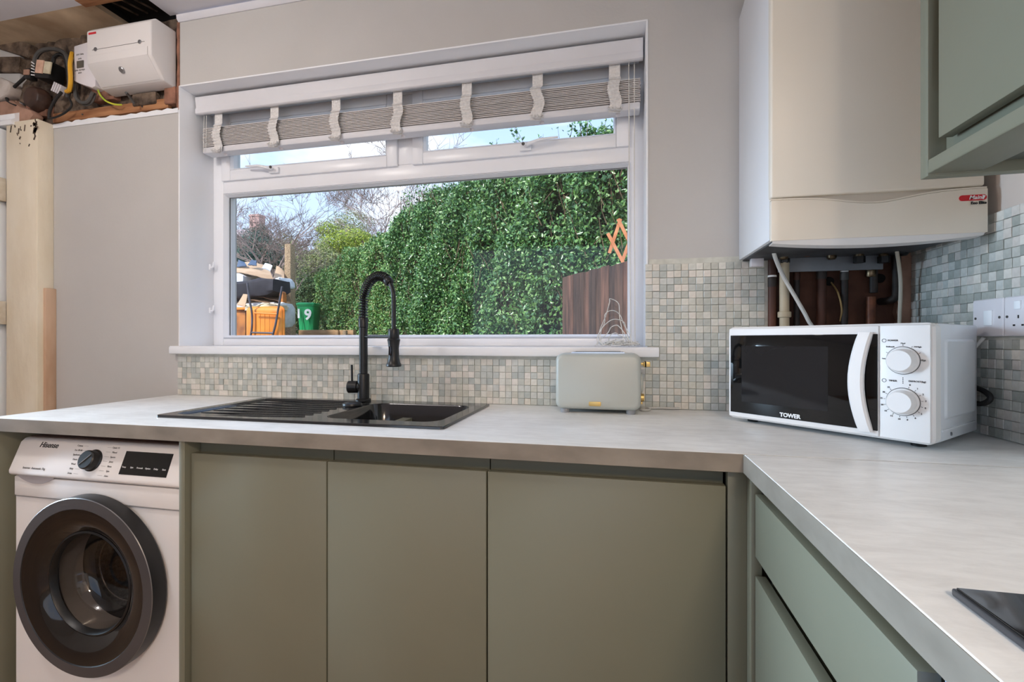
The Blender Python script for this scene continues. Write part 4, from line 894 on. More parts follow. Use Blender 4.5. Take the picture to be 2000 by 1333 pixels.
# ------------------------------------------------------------------ sockets on the right wall
def plate(y0, y1, label, kind):
    t = thing('wall_socket', label, 'socket', (XR, (y0 + y1) / 2, 1.13)); X = XR - .002
    b = MB(); q0, q1 = -y0, -y1
    r = rrect(min(y0, y1), 1.1305, max(y0, y1), 1.2165, .003, 3); b.loft([[(X, a, c) for a, c in r], [(X - .009, a, c) for a, c in r], [(X - .011, a, c) for a, c in rrect(min(y0, y1) + .002, 1.1325, max(y0, y1) - .002, 1.2145, .002, 3)]], False, True); b.build('plate', M['plate'], t)
    return t, X - .011
t, X = plate(-.252, -.343, 'white single fused switch plate on the right wall behind the microwave', 0)
MB().box(X - .003, -.314, 1.156, X + .001, -.290, 1.190).build('rocker', M['white'], t, bevel=.001)
MB().box(X - .0005, -.290, 1.157, X + .001, -.274, 1.189).build('fuse_carrier', M['plate'], t)
for y in (-.262, -.333): MB().lathe([(.003, 0), (.003, .001)], (X, y, 1.173), (-1, 0, 0), 10).build('screw', M['cablegrey'], t)
t, X = plate(-.345, -.491, 'white double socket on the right wall at the picture\'s edge', 1)
for yc in (-.383, -.453):
    for (dy, dz, a, b) in ((0, .012, .0035, .007), (-.011, -.006, .006, .0035), (.011, -.006, .006, .0035)): MB().box(X - .0004, yc + dy - a / 2, 1.160 + dz - b / 2, X + .001, yc + dy + a / 2, 1.160 + dz + b / 2).build('pin_hole', M['dark'], t)
    MB().box(X - .003, yc - .008, 1.188, X + .001, yc + .008, 1.206).build('rocker', M['white'], t, bevel=.001)
for y in (-.354, -.482): MB().lathe([(.003, 0), (.003, .001)], (X, y, 1.173), (-1, 0, 0), 10).build('screw', M['cablegrey'], t)
tag(MB().tube(spline([(XR - .012, -.285, 1.128), (XR - .022, -.262, 1.09), (XR - .02, -.25, 1.03), (XR - .02, -.27, .98), (XR - .02, -.25, .91)], 6), .004, 8).build('power_cable', M['cable']), 'white cable dropping behind the microwave from the switch plate', 'cable')
tag(MB().tube(spline([(XR - .030, -.24, 1.02), (XR - .022, -.30, 1.005), (XR - .025, -.325, .99), (XR - .03, -.30, .975), (XR - .035, -.24, .985)], 6), .006, 8).build('power_cable', M['cableblk']), 'black cable bunched behind the microwave\'s right side', 'cable')

# ================================================================== GARDEN
G = dict(
 leafA=rand_mat('privet_leaf', [(62, 104, 56), (76, 124, 64), (100, 144, 78), (80, 120, 74), (124, 166, 98), (54, 92, 52), (108, 150, 76), (92, 136, 92), (140, 176, 108)], .28, .6),
 leafB=rand_mat('far_hedge_leaf', [(98, 144, 76), (112, 158, 86), (130, 172, 98), (90, 132, 76), (146, 174, 96), (146, 156, 100), (110, 158, 106)], .4, .5),
 leafO=rand_mat('olive_bush_leaf', [(150, 160, 108), (134, 146, 92), (168, 176, 110), (122, 134, 92), (166, 156, 124), (146, 150, 120), (116, 128, 84)], .6, .3),
 leafY=rand_mat('yellow_bush_leaf', [(156, 176, 60), (136, 160, 60), (176, 190, 78), (120, 148, 62), (146, 160, 84), (164, 180, 60)], .5, .4),
 conifer=rand_mat('conifer_needle', [(70, 100, 94), (84, 114, 104), (60, 88, 84), (98, 126, 112), (76, 104, 90), (64, 92, 76)], .6, .3),
 ivy=rand_mat('ivy_leaf', [(52, 84, 44), (66, 96, 50), (84, 108, 60), (44, 72, 42), (98, 116, 68), (60, 88, 48)], .5, .4),
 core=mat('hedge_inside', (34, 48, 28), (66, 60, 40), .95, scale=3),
 twig=mat('hedge_twig', (120, 100, 78), (88, 72, 56), .9, scale=12),
 bark=mat('bare_branch', (172, 152, 146), (144, 124, 118), .9, scale=5),
 barkp=mat('pinkish_twig', (206, 182, 180), (182, 158, 156), .9, scale=5),
 lichen=mat('lichen_post', (196, 170, 138), (132, 110, 88), .95, scale=60, bump=.8, detail=8),
 soil=mat('garden_soil', (104, 92, 74), (82, 92, 60), .95, scale=3),
 sleeper=mat('sleeper_wood', (196, 158, 118), (160, 124, 88), .85, scale=4, stretch=(1, 1, 6)),
 fence=mat('dark_fence_wood', (104, 78, 66), (66, 50, 44), .8, scale=7, stretch=(3, 3, .35), bump=.4, detail=8),
 fence2=mat('fence_wood_reddish', (128, 92, 78), (78, 58, 50), .8, scale=7, stretch=(3, 3, .35), bump=.4, detail=8),
 fence3=mat('fence_wood_deep', (86, 66, 58), (58, 46, 42), .8, scale=7, stretch=(3, 3, .35), bump=.4, detail=8),
 trellis=mat('orange_trellis_wood', (222, 150, 106), (196, 122, 82), .7, scale=9),
 bin=mat('green_bin_plastic', (24, 164, 96), (18, 146, 84), .4, scale=3),
 orange=mat('orange_barrow_paint', (248, 158, 62), (236, 132, 44), .4, scale=3),
 rust=mat('rusty_orange_steel', (196, 122, 58), (140, 84, 48), .7, scale=6, detail=8),
 blacks=mat('black_foam', (52, 50, 58), (40, 38, 46), .8, scale=10),
 card=mat('cardboard', (206, 176, 146), (186, 154, 124), .85, scale=4),
 cardd=mat('brown_cardboard', (160, 124, 98), (132, 100, 78), .85, scale=4),
 bagw=mat('white_sacking', (232, 232, 236), (206, 208, 214), .7, scale=8),
 bluec=mat('blue_grey_plastic', (72, 94, 124), (60, 80, 108), .5, scale=6),
 plank=mat('pale_plank', (226, 212, 186), (206, 188, 158), .8, scale=6),
 roof=mat('lilac_slate_roof', (200, 190, 198), (184, 174, 184), .8, scale=3),  # distance haze is put into this paler roof colour
 hbrick=mat('house_brick', (196, 160, 154), (182, 146, 140), .9, scale=6),  # brick red faded to pink, distance haze put into the colour
)
gp = MB(); gx = np.linspace(-60, 30, 31)
def gz(x, y):
    return (-.15 if y < 6.5 else (-.15 + (y - 6.5) * .5 if y < 8.9 else 1.05 + (y - 8.9) * .02))
ys = [.31, 2, 4, 6.5, 7.2, 8.0, 8.9, 10, 13, 18, 26, 40, 70]
gp.add([(x, y, gz(x, y)) for y in ys for x in gx], [(j * 31 + i, j * 31 + i + 1, (j + 1) * 31 + i + 1, (j + 1) * 31 + i) for j in range(len(ys) - 1) for i in range(30)])
struct(gp.build('ground', G['soil'], fixn=False), 'sloping garden ground')

rg_ = np.random.default_rng(4)
def leaves(name, P, Nrm, size, m, parent, jit=.9, asp=.55, fold=.25):
    """P (n,3) centres, Nrm (n,3) outward, real folded leaves of two triangles a side"""
    n = len(P); d = Nrm + rg_.normal(0, jit, (n, 3)); d /= np.linalg.norm(d, axis=1)[:, None] + 1e-9
    r = rg_.normal(0, 1, (n, 3)); a = np.cross(d, r); a /= np.linalg.norm(a, axis=1)[:, None] + 1e-9; b = np.cross(d, a)
    s = size * rg_.uniform(.6, 1.25, (n, 1)); tip = P + a * s; tail = P - a * s; l1 = P + b * s * asp - d * s * fold; l2 = P - b * s * asp - d * s * fold
    V = np.stack([tail, l1, tip, l2], 1).reshape(-1, 3)
    base = np.array(parent['_base']); V = V - base
    F = np.array([[0, 1, 2], [0, 2, 3]]); F = (np.arange(n)[:, None, None] * 4 + F[None]).reshape(-1, 3)
    me = bpy.data.meshes.new(name); me.vertices.add(len(V)); me.vertices.foreach_set('co', V.astype(np.float32).ravel())
    me.loops.add(F.size); me.loops.foreach_set('vertex_index', F.astype(np.int32).ravel()); me.polygons.add(len(F))
    me.polygons.foreach_set('loop_start', np.arange(0, F.size, 3, dtype=np.int32)); me.update(calc_edges=True); me.materials.append(m)
    o = bpy.data.objects.new(name, me); C.objects.link(o); o.parent = parent; o['_base'] = tuple(base); o['kind'] = 'stuff'; return o
def wob(x, z, s): return .12 * np.sin(x * 2.1 + s) * np.cos(z * 1.7 + s * 2) + .07 * np.sin(x * 5.3 + z * 3.1 + s) + .05 * np.sin(z * 6.1 - x * 2.2)
def hedge(label, pts, n, size, m, seed, thick=1.0, shoots=0, gaps=0):
    """pts: (u, Y, top height above the camera)"""
    base = [at(u, 666.5, Y) for u, Y, h in pts]; tops = [CAM.z + h for _, _, h in pts]
    b3 = np.array([(p.x, p.y) for p in base]); seg = np.linalg.norm(np.diff(b3, axis=0), axis=1); cum = np.r_[0, np.cumsum(seg)]
    t = thing('hedge', label, 'hedge', (float(b3[:, 0].mean()), float(b3[:, 1].mean()), 0))
    z0 = -.15
    nm = []
    for i in range(len(b3)):
        a = b3[max(i - 1, 0)]; c = b3[min(i + 1, len(b3) - 1)]; d = c - a; d /= np.linalg.norm(d); v = np.array((-d[1], d[0]));
        if v @ (np.array((CAM.x, CAM.y)) - b3[i]) < 0: v = -v
        nm.append(v)
    nm = np.array(nm)
    def S(s): return np.array([np.interp(s, cum, b3[:, 0]), np.interp(s, cum, b3[:, 1])]).T, np.interp(s, cum, tops), np.array([np.interp(s, cum, nm[:, 0]), np.interp(s, cum, nm[:, 1])]).T
    s = rg_.uniform(0, cum[-1], n); p, tp, nv = S(s); f = rg_.uniform(0, 1, n) ** .9; lo = np.full(n, .9 if False else .75)
    z = lo + (tp - lo) * f; top = tp - z
    rnd_ = np.clip((.45 - top) / .45, 0, 1) ** 2 * .35          # rounded shoulder
    off = wob(s, z, seed) - rnd_ + rg_.normal(0, .05, n) - (rg_.random(n) < .3) * .12
    nN = np.c_[nv * .8, np.full(n, .25)]
    # top surface
    nt_ = n // 7; s2 = rg_.uniform(0, cum[-1], nt_); p2, tp2, nv2 = S(s2); q = rg_.uniform(0, 1, nt_)
    P2 = np.c_[p2 - nv2 * (q * thick + .2)[:, None], tp2 - .02 + .1 * np.sin(s2 * 3 + seed) + rg_.normal(0, .04, nt_)]
    P = np.r_[np.c_[p + nv * off[:, None], z + .06 * np.sin(s * 3 + seed) * f], P2]; NN = np.r_[nN, np.c_[nv2 * .2, np.ones(nt_)]]
    if gaps:
        keep = np.ones(len(P), bool)
        for k in range(gaps):
            cs, cz = rg_.uniform(0, cum[-1]), rg_.uniform(.9, 3.4); w_, h_ = rg_.uniform(.1, .3), rg_.uniform(.15, .5)
            ss = np.r_[s, s2]; keep &= ~((((ss - cs) / w_) ** 2 + ((P[:, 2] - cz) / h_) ** 2 < 1) & (rg_.random(len(P)) < .75))
        P, NN = P[keep], NN[keep]
    leaves('foliage', P, NN, size, m, t)
    if shoots:
        sp, tw = [], MB()
        for k in range(shoots):
            s0 = rg_.uniform(0, cum[-1], 1); q0, t0, v0 = S(s0); c0 = Vector((q0[0, 0] - v0[0, 0] * rnd.uniform(-.1, .8), q0[0, 1] - v0[0, 1] * rnd.uniform(-.1, .8), t0[0] - .1)); L_ = rnd.uniform(.15, .5)
            tip = c0 + Vector((rnd.uniform(-.2, .2), rnd.uniform(-.2, .2), L_ + .1)); tw.tube([c0, c0.lerp(tip, .5) + Vector((.02, 0, .01)), tip], [.006, .004, .002], 4)
            for j in range(int(10 + L_ * 30)):
                q = c0.lerp(tip, rnd.random()); sp.append((q.x + rnd.gauss(0, .04), q.y + rnd.gauss(0, .04), q.z + rnd.gauss(0, .02)))
        sp = np.array(sp); leaves('shoots', sp, np.tile([[0, -.5, .6]], (len(sp), 1)), size, m, t); q = tw.build('shoot_stems', G['twig'], t, fixn=False); q['kind'] = 'stuff'
    # dark inside
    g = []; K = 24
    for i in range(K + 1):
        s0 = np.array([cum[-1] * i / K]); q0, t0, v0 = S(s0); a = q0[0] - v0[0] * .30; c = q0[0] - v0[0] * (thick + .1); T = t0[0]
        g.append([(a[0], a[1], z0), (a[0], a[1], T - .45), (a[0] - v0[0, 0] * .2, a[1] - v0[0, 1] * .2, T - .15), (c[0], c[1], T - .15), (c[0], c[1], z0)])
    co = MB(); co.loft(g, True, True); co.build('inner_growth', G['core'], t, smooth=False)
    tw = MB()
    for k in range(int(n / 220)):
        s0 = rg_.uniform(0, cum[-1], 1); q0, t0, v0 = S(s0); zz = rnd.uniform(.7, t0[0] - .3); o_ = rnd.uniform(-.15, .05); a = Vector((q0[0, 0] + v0[0, 0] * o_, q0[0, 1] + v0[0, 1] * o_, zz))
        b = a + Vector((rnd.uniform(-.2, .2), rnd.uniform(-.1, .1), rnd.uniform(.15, .5))); tw.tube([a, a.lerp(b, .5) + Vector((rnd.uniform(-.04, .04), 0, 0)), b], [.008, .006, .003], 4)
    q = tw.build('twigs', G['twig'], t, fixn=False); q['kind'] = 'stuff'
    return t
hedge('tall glossy dark green hedge filling the right of the window', [(1460, 4.3, 1.9), (1340, 4.8, 2.25), (1235, 5.2, 2.38), (1100, 5.9, 2.56), (950, 7.1, 2.78), (850, 8.1, 2.85), (790, 9.0, 2.85), (758, 9.6, 2.7)], 100000, .033, G['leafA'], 1.3, shoots=80, gaps=16)
hedge('lower clipped lighter green hedge running on behind the tall one', [(775, 9.9, 2.65), (745, 10.4, 2.65), (700, 11.2, 2.6), (660, 12.1, 2.6), (635, 12.7, 2.4), (617, 13.3, 2.1)], 42000, .036, G['leafB'], 3.1, thick=.8, gaps=4)

# ---- dark board fence at the right
fA, fB = at(1100, 545, 5.0), at(1300, 505, 3.75)
fe = thing('fence', 'dark brown close-boarded fence in front of the hedge at right', 'fence', ((fA.x + fB.x) / 2, (fA.y + fB.y) / 2, -.15))
d = Vector((fB.x - fA.x, fB.y - fA.y, 0)); Lf = d.length; d.normalize(); nb = 15; fa_ = math.atan2(d.y, d.x); bwid = Lf / nb
for k in range(nb):
    c = Vector((fA.x, fA.y, 0)) + d * (bwid * (k + .5)); nrm = Vector((d.y, -d.x, 0)); c += nrm * (.008 * (k % 2)); ht = 1.80 + rnd.uniform(-.006, .006)
    MB().obox((c.x, c.y, -.15 + (ht + .15) / 2), (bwid + .012, .014, ht + .15), Matrix.Rotation(fa_ + rnd.uniform(-.01, .01), 3, 'Z')).build('fence_board', G[('fence', 'fence2', 'fence3')[k * 7 % 3]], fe, bevel=.002, seg=1)
for z in (.4, 1.45):
    c = (fA + fB) / 2; MB().obox((c.x - nrm.x * .035, c.y - nrm.y * .035, z), (Lf, .04, .08), Matrix.Rotation(fa_, 3, 'Z')).build('fence_rail', G['fence3'], fe)
# trellis
tr = thing('trellis', 'broken orange wooden diamond trellis sticking up over the fence', 'trellis', tuple(at(1214, 518, 4.35)))
for (u0, v0, u1, v1, dY) in ((1212, 428, 1190, 495, .02), (1187, 456, 1219, 517, 0), (1207, 428, 1233, 480, 0), (1233, 462, 1215, 512, .02)):
    a, b = at(u0, v0, 4.35 + dY), at(u1, v1, 4.35 + dY); dd = (b - a); Lx = dd.length; dd.normalize(); q = Vector((0, 1, 0)); s_ = dd.cross(q).normalized(); q = s_.cross(dd).normalized()
    MB().obox((a + b) / 2, (.030, .010, Lx), Matrix((s_, q, dd)).transposed()).build('lath', G['trellis'], tr, bevel=.001, seg=1)

# ---- sleepers, bin, post
for i, (u0, u1, v0, v1, Y) in enumerate(((583, 655, 645, 690, 10.2), (662, 690, 645, 690, 10.2), (545, 571, 645, 700, 10.2))):
    a = at(u0, v0, Y); b = at(u1, v0, Y)
    lab = ('long pale timber sleeper in front of the green bin', 'short pale timber sleeper at the hedge foot', 'short timber sleeper left of the lichen-covered post')[i]
    tag(MB().box(a.x, a.y, a.z - .22, b.x, a.y + .12, a.z).build('sleeper', G['sleeper'], bevel=.008), lab, 'sleeper')
a = at(658, 645, 10.15); tag(MB().box(a.x - .06, a.y, a.z - .5, a.x + .03, a.y + .12, a.z + .0).build('sleeper_post', G['sleeper'], bevel=.006), 'upright timber peg between the pale sleepers', 'post')
a = at(671, 646, 10.05); tag(MB().box(a.x - .03, a.y, a.z - .5, a.x + .06, a.y + .08, a.z - .0).build('sleeper_post', G['cardd'] if False else G['lichen'], bevel=.006), 'darker timber peg at the hedge foot', 'post')
bp = at(604, 648, 12.2)
wb = thing('wheelie_bin', 'green wheelie bin with white painted numbers', 'bin', (bp.x, bp.y, 1.05))
Rz = Matrix.Rotation(math.radians(14), 3, 'Z')
def W_(x, y, z): return bp.xy.to_3d() + Rz @ Vector((x, y, 0)) + Vector((0, 0, z))
zt_ = at(607, 595, 12.2).z; zb_ = zt_ - 1.0
lp_ = []
for z, w_, d_2 in ((zb_, .19, .20), (zb_ + .5, .22, .25), (zt_ - .06, .245, .28), (zt_ - .055, .262, .30), (zt_ - .02, .262, .30)):
    lp_.append([W_(a, b, z) for a, b in rrect(-w_, -d_2, w_, d_2, .05, 4)])
MB().loft(lp_, True, True).build('body', G['bin'], wb)
ld = MB(); ld.loft([[W_(a, b, z) for a, b in rrect(-w2_, -d2_, w2_, d2_, .05, 4)] for z, w2_, d2_ in ((zt_ - .02, .268, .31), (zt_ + .01, .268, .31), (zt_ + .035, .23, .27))], True, True); ld.build('lid', G['bin'], wb)
MB().tube([W_(-.24, .38, zt_ - .02), W_(.24, .38, zt_ - .02)], .018, 8).build('handle', G['bin'], wb)
for sx_ in (-.25, .25): MB().lathe([(.1, -.025), (.1, .025)], W_(sx_, .27, zb_ + .1), Rz @ Vector((1, 0, 0)), 18).build('wheel', M['black'], wb)
for k in (-.08, .1): MB().obox(W_(k, -.27, zt_ - .45), (.012, .02, .7), Matrix.Rotation(-.07, 3, 'X')).build('rib', G['bin'], wb)
rt = Rz @ Vector((1, 0, 0)); upv = Vector((0, 0, 1)) 
text('number', '9', .42, M['whiteprint'], wb, face_mtx(W_(.09, -.325, zt_ - .33), rt, upv), bold=.012, depth=.004)
text('number', '1', .36, M['whiteprint'], wb, face_mtx(W_(-.17, -.325, zt_ - .30), rt, upv), bold=.010, depth=.004)
pa_ = at(566, 666, 8.8); zt2 = at(566, 478, 8.8).z
po = MB(); po.loft([[(pa_.x + a * k, pa_.y + b * k, z) for a, b in rrect(-.085, -.085, .085, .085, .02, 2)] for z, k in ((.9, 1.1), (1.6, 1.02), (2.3, .96), (zt2, .86))], True, True); tag(po.build('garden_post', G['lichen']), 'tall lichen-speckled timber post in the garden', 'post')

# ---- upended wheelbarrow
wh = thing('wheelbarrow', 'orange wheelbarrow stood on end in front of the rubbish', 'wheelbarrow', tuple(at(514, 700, 6.9)))
def q_(u, v, Y=6.9): return at(u, v, Y)
a, b = q_(479, 602), q_(549, 602); ha = q_(475, 700); hb2 = q_(552, 700)
tl_ = MB(); lp_ = []
for (dy, ins) in ((0, .035), (.03, .0), (.06, -.01)):
    x0_, x1_, z0_, z1_ = a.x + ins, b.x - ins, ha.z + ins, a.z - ins; lp_.append([(x, a.y + dy, z) for x, z in rrect(x0_, z0_, x1_, z1_, .06, 5)])
tl_.loft(lp_, True, False); tl_.build('tray', G['orange'], wh)
rim = rrect(a.x - .012, ha.z, b.x + .012, a.z + .012, .07, 6)
MB().tube([(x, a.y + .06, z) for x, z in rim] + [(rim[0][0], a.y + .06, rim[0][1])], .014, 8).build('tray_rim', G['orange'], wh)
for k in range(5):
    x = a.x + .12 + k * .09; MB().tube([(x, a.y - .002, ha.z + .1), (x, a.y - .002, a.z - .10)], .005, 6).build('tray_rib', G['orange'], wh)
hm_ = mat('barrow_frame_steel', (96, 98, 112), (84, 78, 84), .5, metal=.3)
MB().tube(spline([q_(483, 553, 6.8), q_(487, 585, 6.82), q_(492, 612, 6.85), q_(492, 640, 6.85), q_(489, 665, 6.85), q_(492, 700, 6.85)], 5), .017, 8).build('handle', hm_, wh)
MB().tube(spline([q_(551, 560, 6.8), q_(546, 590, 6.82), q_(542, 612, 6.85), q_(538, 635, 6.85), q_(532, 660, 6.85), q_(528, 700, 6.85)], 5), .017, 8).build('handle', hm_, wh)
MB().tube([q_(497, 612, 6.84), q_(541, 614, 6.84)], .013, 8).build('cross_bar', G['orange'], wh)
MB().tube([q_(492, 650, 6.84), q_(534, 651, 6.84)], .015, 8).build('cross_bar', hm_, wh)

# ---- rubbish heap
rm = rnd
def lump(name, label, cat, u0, v0, u1, v1, Y, dep, m, rot=0, wav=.02, group=None):
    a, b = at(u0, v0, Y), at(u1, v1, Y); cx, cz = (a.x + b.x) / 2, (a.z + b.z) / 2; w_, h_ = abs(b.x - a.x), abs(a.z - b.z); cr_, sr = math.cos(rot), math.sin(rot); g = []
    for i in range(9):
        f = i / 8 - .5; lp2 = []
        for (p_, q2) in rrect(-dep / 2, -h_ / 2, dep / 2, h_ / 2, min(h_, dep) * .2, 2):
            z = q2 * (1 - .25 * (2 * f) ** 4) + rm.uniform(-wav, wav); x = f * w_; lp2.append((cx + x * cr_ - z * sr, a.y + p_ + rm.uniform(-wav, wav), cz + x * sr + z * cr_))
        g.append(lp2)
    return tag(MB().loft(g, True, True).build(name, m), label, cat, group)
def slab(name, label, cat, pts, Y, th, m, bend=0):
    P = [at(u, v, Y + dy) for u, v, dy in pts]; g = []
    for i in range(6):
        f = i / 5; g.append([(P[0].lerp(P[1], f)).lerp(P[3].lerp(P[2], f), j / 4) + Vector((0, 0, bend * (4 * f * (1 - f)) + rm.uniform(-.006, .006))) for j in range(5)])
    return tag(MB().sheet(g, th).build(name, m), label, cat)
tag(MB().box(at(430, 604, 7.6).x, at(430, 604, 7.6).y, -.15, at(479, 604, 7.6).x, at(430, 604, 7.6).y + .9, at(430, 604, 7.6).z).build('rusty_box', G['rust'], bevel=.01), 'rusty orange-brown bin box left of the wheelbarrow', 'box')
tag(MB().box(at(428, 600, 7.55).x, at(430, 604, 7.55).y, at(430, 606, 7.55).z, at(484, 604, 7.55).x, at(430, 604, 7.55).y + .06, at(430, 601, 7.55).z).build('timber_rail', G['orange'], bevel=.006), 'orange top rail over the rusty box', 'rail')
lump('mattress', 'rolled black foam mattress across the rubbish heap', 'mattress', 440, 552, 551, 584, 8.0, .5, G['blacks'], .09, .018)
lump('sack', 'white sack behind the mattress at the left of the heap', 'sack', 436, 536, 492, 566, 8.5, .5, G['bagw'], -.1, .03)
slab('cardboard_sheet', 'large pale cardboard sheet on top of the heap', 'cardboard', ((452, 532, 0), (536, 552, 0), (524, 522, .8), (470, 514, .8)), 8.3, .012, G['card'], .05)
slab('cardboard_sheet', 'pale cardboard flap leaning at the right end of the heap top', 'cardboard', ((534, 552, 0), (556, 556, 0), (554, 530, .5), (540, 520, .5)), 8.3, .012, G['card'], .02)
slab('cardboard_sheet', 'brown cardboard sheet sagging under the mattress', 'cardboard', ((490, 580, 0), (552, 592, 0), (546, 572, .6), (500, 570, .6)), 7.9, .012, G['cardd'], .03)
slab('cardboard_sheet', 'darker cardboard strip beneath the sagging sheet', 'cardboard', ((484, 586, 0), (550, 600, 0), (546, 588, .4), (488, 580, .4)), 7.8, .012, G['cardd'], .02)
slab('cardboard_piece', 'tan cardboard piece behind the left barrow handle', 'cardboard', ((463, 596, 0), (479, 600, 0), (484, 576, .1), (476, 575, .1)), 7.6, .02, G['card'], 0)
slab('paper_sheet', 'white crumpled sheet near the top right of the heap', 'sheet', ((512, 524, 0), (528, 530, 0), (532, 520, .2), (518, 515, .2)), 8.2, .02, G['bagw'], .01)
for (pts, lb) in ((((463, 522, 0), (482, 520, 0), (478, 513, .1), (466, 508, .1)), 'blue-grey plastic shard at the top left of the heap'), (((484, 518, 0), (501, 519, 0), (501, 510, .1), (492, 508, .1)), 'second blue-grey plastic shard, right of the first')):
    slab('plastic_shard', lb, 'shard', pts, 8.6, .02, G['bluec'])
lump('plank', 'pale board lying behind the barrow handles', 'board', 446, 594, 545, 603, 8.0, .3, G['bagw'], .02, .006)
lump('sack', 'white sack squeezed between barrow and post', 'sack', 551, 594, 563, 640, 7.6, .4, G['bagw'], 0, .03)
lump('sack', 'small white sack on the heap beside the post', 'sack', 549, 545, 562, 566, 8.2, .4, G['bagw'], .3, .02)
lump('timber', 'upright orange-brown timber beside the right barrow handle', 'timber', 549, 570, 556, 612, 7.8, .1, G['rust'], 0, .004)
lump('rubble', 'pale rubble and scraps along the rusty box top', 'rubble', 492, 596, 552, 606, 7.4, .3, G['plank'], .05, .035)
lump('rubbish_pile', 'dark rubbish packed under the cardboard', 'rubbish', 430, 548, 560, 665, 8.9, .5, G['cardd'], 0, .05)
lump('rubbish', 'pale clutter pile at the back left of the heap', 'rubbish', 448, 516, 474, 532, 8.8, .4, G['plank'], .1, .03)

# ---- bare trees
def tree(label, u, Y, ztop_v, m, seed, spread=.5, levels=5, r0=.09, lean=0, name='bare_tree', trunk=.35, kids=(3, 4)):
    r = random.Random(seed); b0 = at(u, 640, Y); top = at(u, ztop_v, Y).z; H = top - 1.0; t = thing(name, label, 'tree', (b0.x, b0.y, 1.0)); tw = MB(); tk = MB()
    def grow(p, d, Ln, rad, lv):
        n = 3 if lv else 5; pts = [p]; q = p.copy(); dd = d.copy()
        for i in range(n):
            dd = (dd + Vector((r.gauss(0, .14), r.gauss(0, .14), r.gauss(.03, .10)))).normalized(); q = q + dd * Ln / n; pts.append(q.copy())
        rs = [rad * (1 - .5 * i / n) for i in range(n + 1)]
        (tk if lv < 2 else tw).tube(pts, rs, 6 if lv < 2 else (4 if lv < 3 else 3), caps=False)
        if lv >= levels: return
        for k in range(r.randint(*kids) + (1 if lv == 0 else 0)):
            i = r.randint(max(1, n // 2), n); base = pts[i]; a = r.uniform(0, 6.28); s = spread * r.uniform(.7, 1.4)
            nd = (dd + Vector((math.cos(a) * s, math.sin(a) * s, r.uniform(-.2, .25)))).normalized(); grow(base, nd, Ln * r.uniform(.55, .8), max(rs[i] * .62, .00042 * Y), lv + 1)
    grow(Vector((b0.x, b0.y, 1.0)), Vector((lean, 0, 1)).normalized(), H * trunk, r0, 0)
    tk.build('trunk', m, t, fixn=False); q = tw.build('twigs', m, t, fixn=False); q['kind'] = 'stuff'; return t
tree('bare tree rising behind the lichen-covered post', 548, 10.5, 330, G['bark'], 11, .75, 6, .10, trunk=.42, kids=(3, 4))
tree('thin bare tree left of the lichen-covered post', 536, 13.5, 360, G['bark'], 5, .75, 5, .08, trunk=.45)
tree('far bare tree left of the chimney', 462, 17, 350, G['barkp'], 8, .8, 5, .09, trunk=.40)
tree('pinkish bare tree over the olive bushes, its crown reaching the transom', 640, 19, 330, G['barkp'], 21, .8, 6, .10, trunk=.38)
tree('bare tree with crooked dark boughs beside the tall hedge', 690, 17, 325, G['bark'], 32, .7, 6, .13, lean=.1, trunk=.42)
tree('small far bare tree behind the post, left of the olive bushes', 590, 21, 370, G['barkp'], 44, .8, 6, .09, trunk=.35)
tree('distant pinkish bare tree between chimney and post', 505, 23, 380, G['barkp'], 57, .85, 5, .09, trunk=.35)
tree('low thicket-like bare tree at the left edge of the glass', 448, 12, 420, G['bark'], 71, .9, 4, .05, trunk=.35)

def bush(name, label, items, m, n, size, cat='bush', stem=True):
    """items: (u, v, Y, rx, rz) blobs"""
    c = at(items[0][0], 660, items[0][2]); t = thing(name, label, cat, (c.x, c.y, 1.0)); P = []; NN = []; w_ = np.array([i[3] * i[4] for i in items]); w_ = w_ / w_.sum(); co = MB()
    for (u, v, Y, rx, rz), ww in zip(items, w_):
        k = int(n * ww); q = at(u, v, Y); d = rg_.normal(0, 1, (k, 3)); d /= np.linalg.norm(d, axis=1)[:, None]; rr_ = rg_.uniform(.55, 1.05, (k, 1)) * (1 + .15 * np.sin(d[:, :1] * 7 + d[:, 2:] * 9))
        P.append(np.array(q) + d * rr_ * np.array((rx, rx * .8, rz))); NN.append(d + np.array((0, -.2, .3)))
        if stem: co.tube([(q.x, q.y, 1.0), (q.x + .1 * rx, q.y, q.z - rz * .3), (q.x, q.y, q.z + rz * .3)], [.05, .04, .02], 6)
    leaves('foliage', np.concatenate(P), np.concatenate(NN), size, m, t, jit=.7, asp=.35)
    if stem: co.build('stem', G['bark'], t)
    return t
bush('olive_bush', 'broad olive-grey bush behind the bin', [(640, 545, 15, 1.2, 1.2), (600, 575, 14.5, .9, .9), (700, 480, 17, .9, .7), (650, 500, 16.5, .9, .6), (592, 520, 16, .6, .6)], G['leafO'], 26000, .055)
bush('yellow_green_bush', 'bright yellow-green bush above the lower hedge', [(690, 468, 15.5, .8, .42), (655, 478, 15.5, .8, .42), (708, 474, 15.3, .45, .35), (640, 450, 16.5, .5, .3)], G['leafY'], 4200, .05)
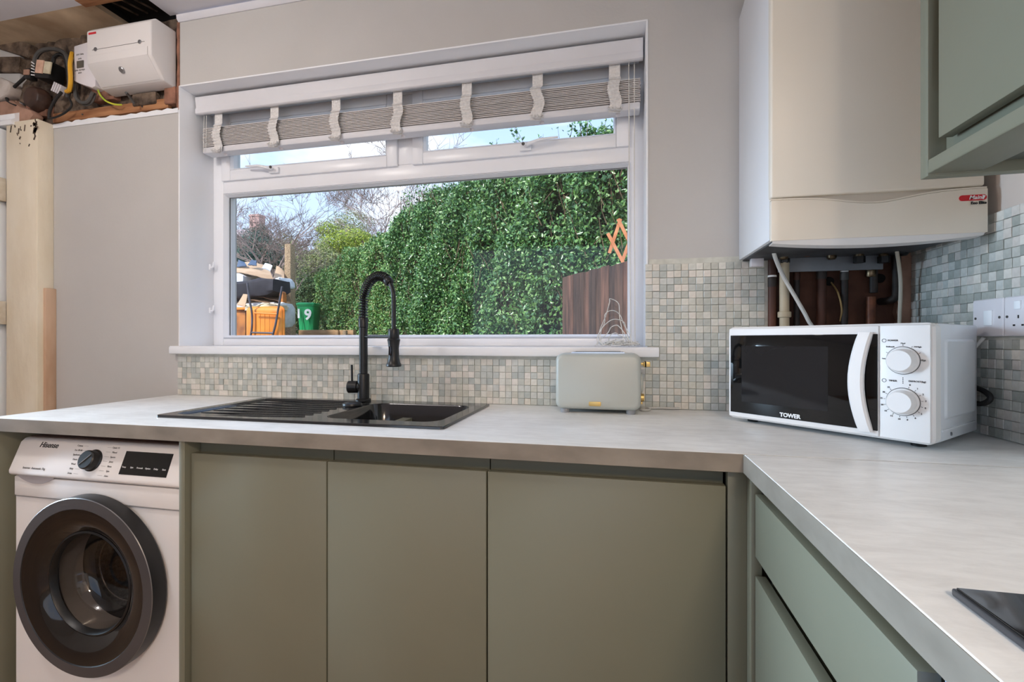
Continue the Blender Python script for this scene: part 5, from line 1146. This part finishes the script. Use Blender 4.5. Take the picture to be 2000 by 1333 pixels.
bush('ivy_bush', 'dark leafy bramble mass just behind the green bin', [(600, 590, 13.6, .75, 1.0), (583, 620, 13.3, .35, .6), (625, 600, 13.6, .4, .9), (645, 560, 14, .6, .8)], G['ivy'], 15000, .05, stem=False)
bush('conifer', 'blue-green conifer above the rubbish heap', [(495, 490, 14, .85, .7), (480, 505, 13.5, .7, .4), (512, 470, 14.5, .4, .6), (530, 500, 14, .5, .5)], G['conifer'], 12000, .045, 'conifer')
bush('distant_bush', 'hazy brown-green bush at the far left behind the heap', [(455, 500, 17, .9, .7), (560, 500, 18, .9, 1.0), (690, 440, 24, 1.3, .9), (655, 450, 22, 1.2, .6)], G['leafO'], 9000, .06)
# ---- houses
h1 = thing('house', 'far house with lilac roof and tall brick chimney', 'house', tuple(at(480, 600, 42)[:2]) + (1.0,))
a, b = at(395, 472, 42), at(496, 472, 42); r_ = at(440, 446, 42).z; y0_ = a.y
MB().box(a.x, y0_, 1.0, b.x, y0_ + 2, a.z).build('walls', G['hbrick'], h1)
MB().prism([(y0_ - .4, a.z - .1), (y0_ + 1.2, r_ + .1), (y0_ + 2.4, a.z - .1)], 'x', a.x - .4, b.x + .4).build('roof', G['roof'], h1)
ca, cb_ = at(487, 419, 42.7), at(506, 470, 42.7); cy = y0_ + .7
MB().box(ca.x, cy, cb_.z - .5, cb_.x, cy + .9, ca.z).build('chimney', G['hbrick'], h1, bevel=.02)
MB().box(ca.x - .06, cy - .06, ca.z - .25, cb_.x + .06, cy + .96, ca.z - .08).build('chimney_cap', G['hbrick'], h1)
h2 = thing('house', 'low reddish brick outbuilding seen through the branches', 'house', tuple(at(527, 600, 30)[:2]) + (1.0,))
a, b = at(505, 502, 30), at(541, 502, 30); MB().box(a.x, a.y, 1.0, b.x, a.y + 4, a.z).build('walls', G['hbrick'], h2)
MB().prism([(a.x - .2, a.z), (b.x + .2, a.z), ((a.x + b.x) / 2, a.z + .35)], 'y', a.y - .2, a.y + 4.2).build('roof', G['roof'], h2)

for o in bpy.data.objects:
    if '_base' in o: del o['_base']
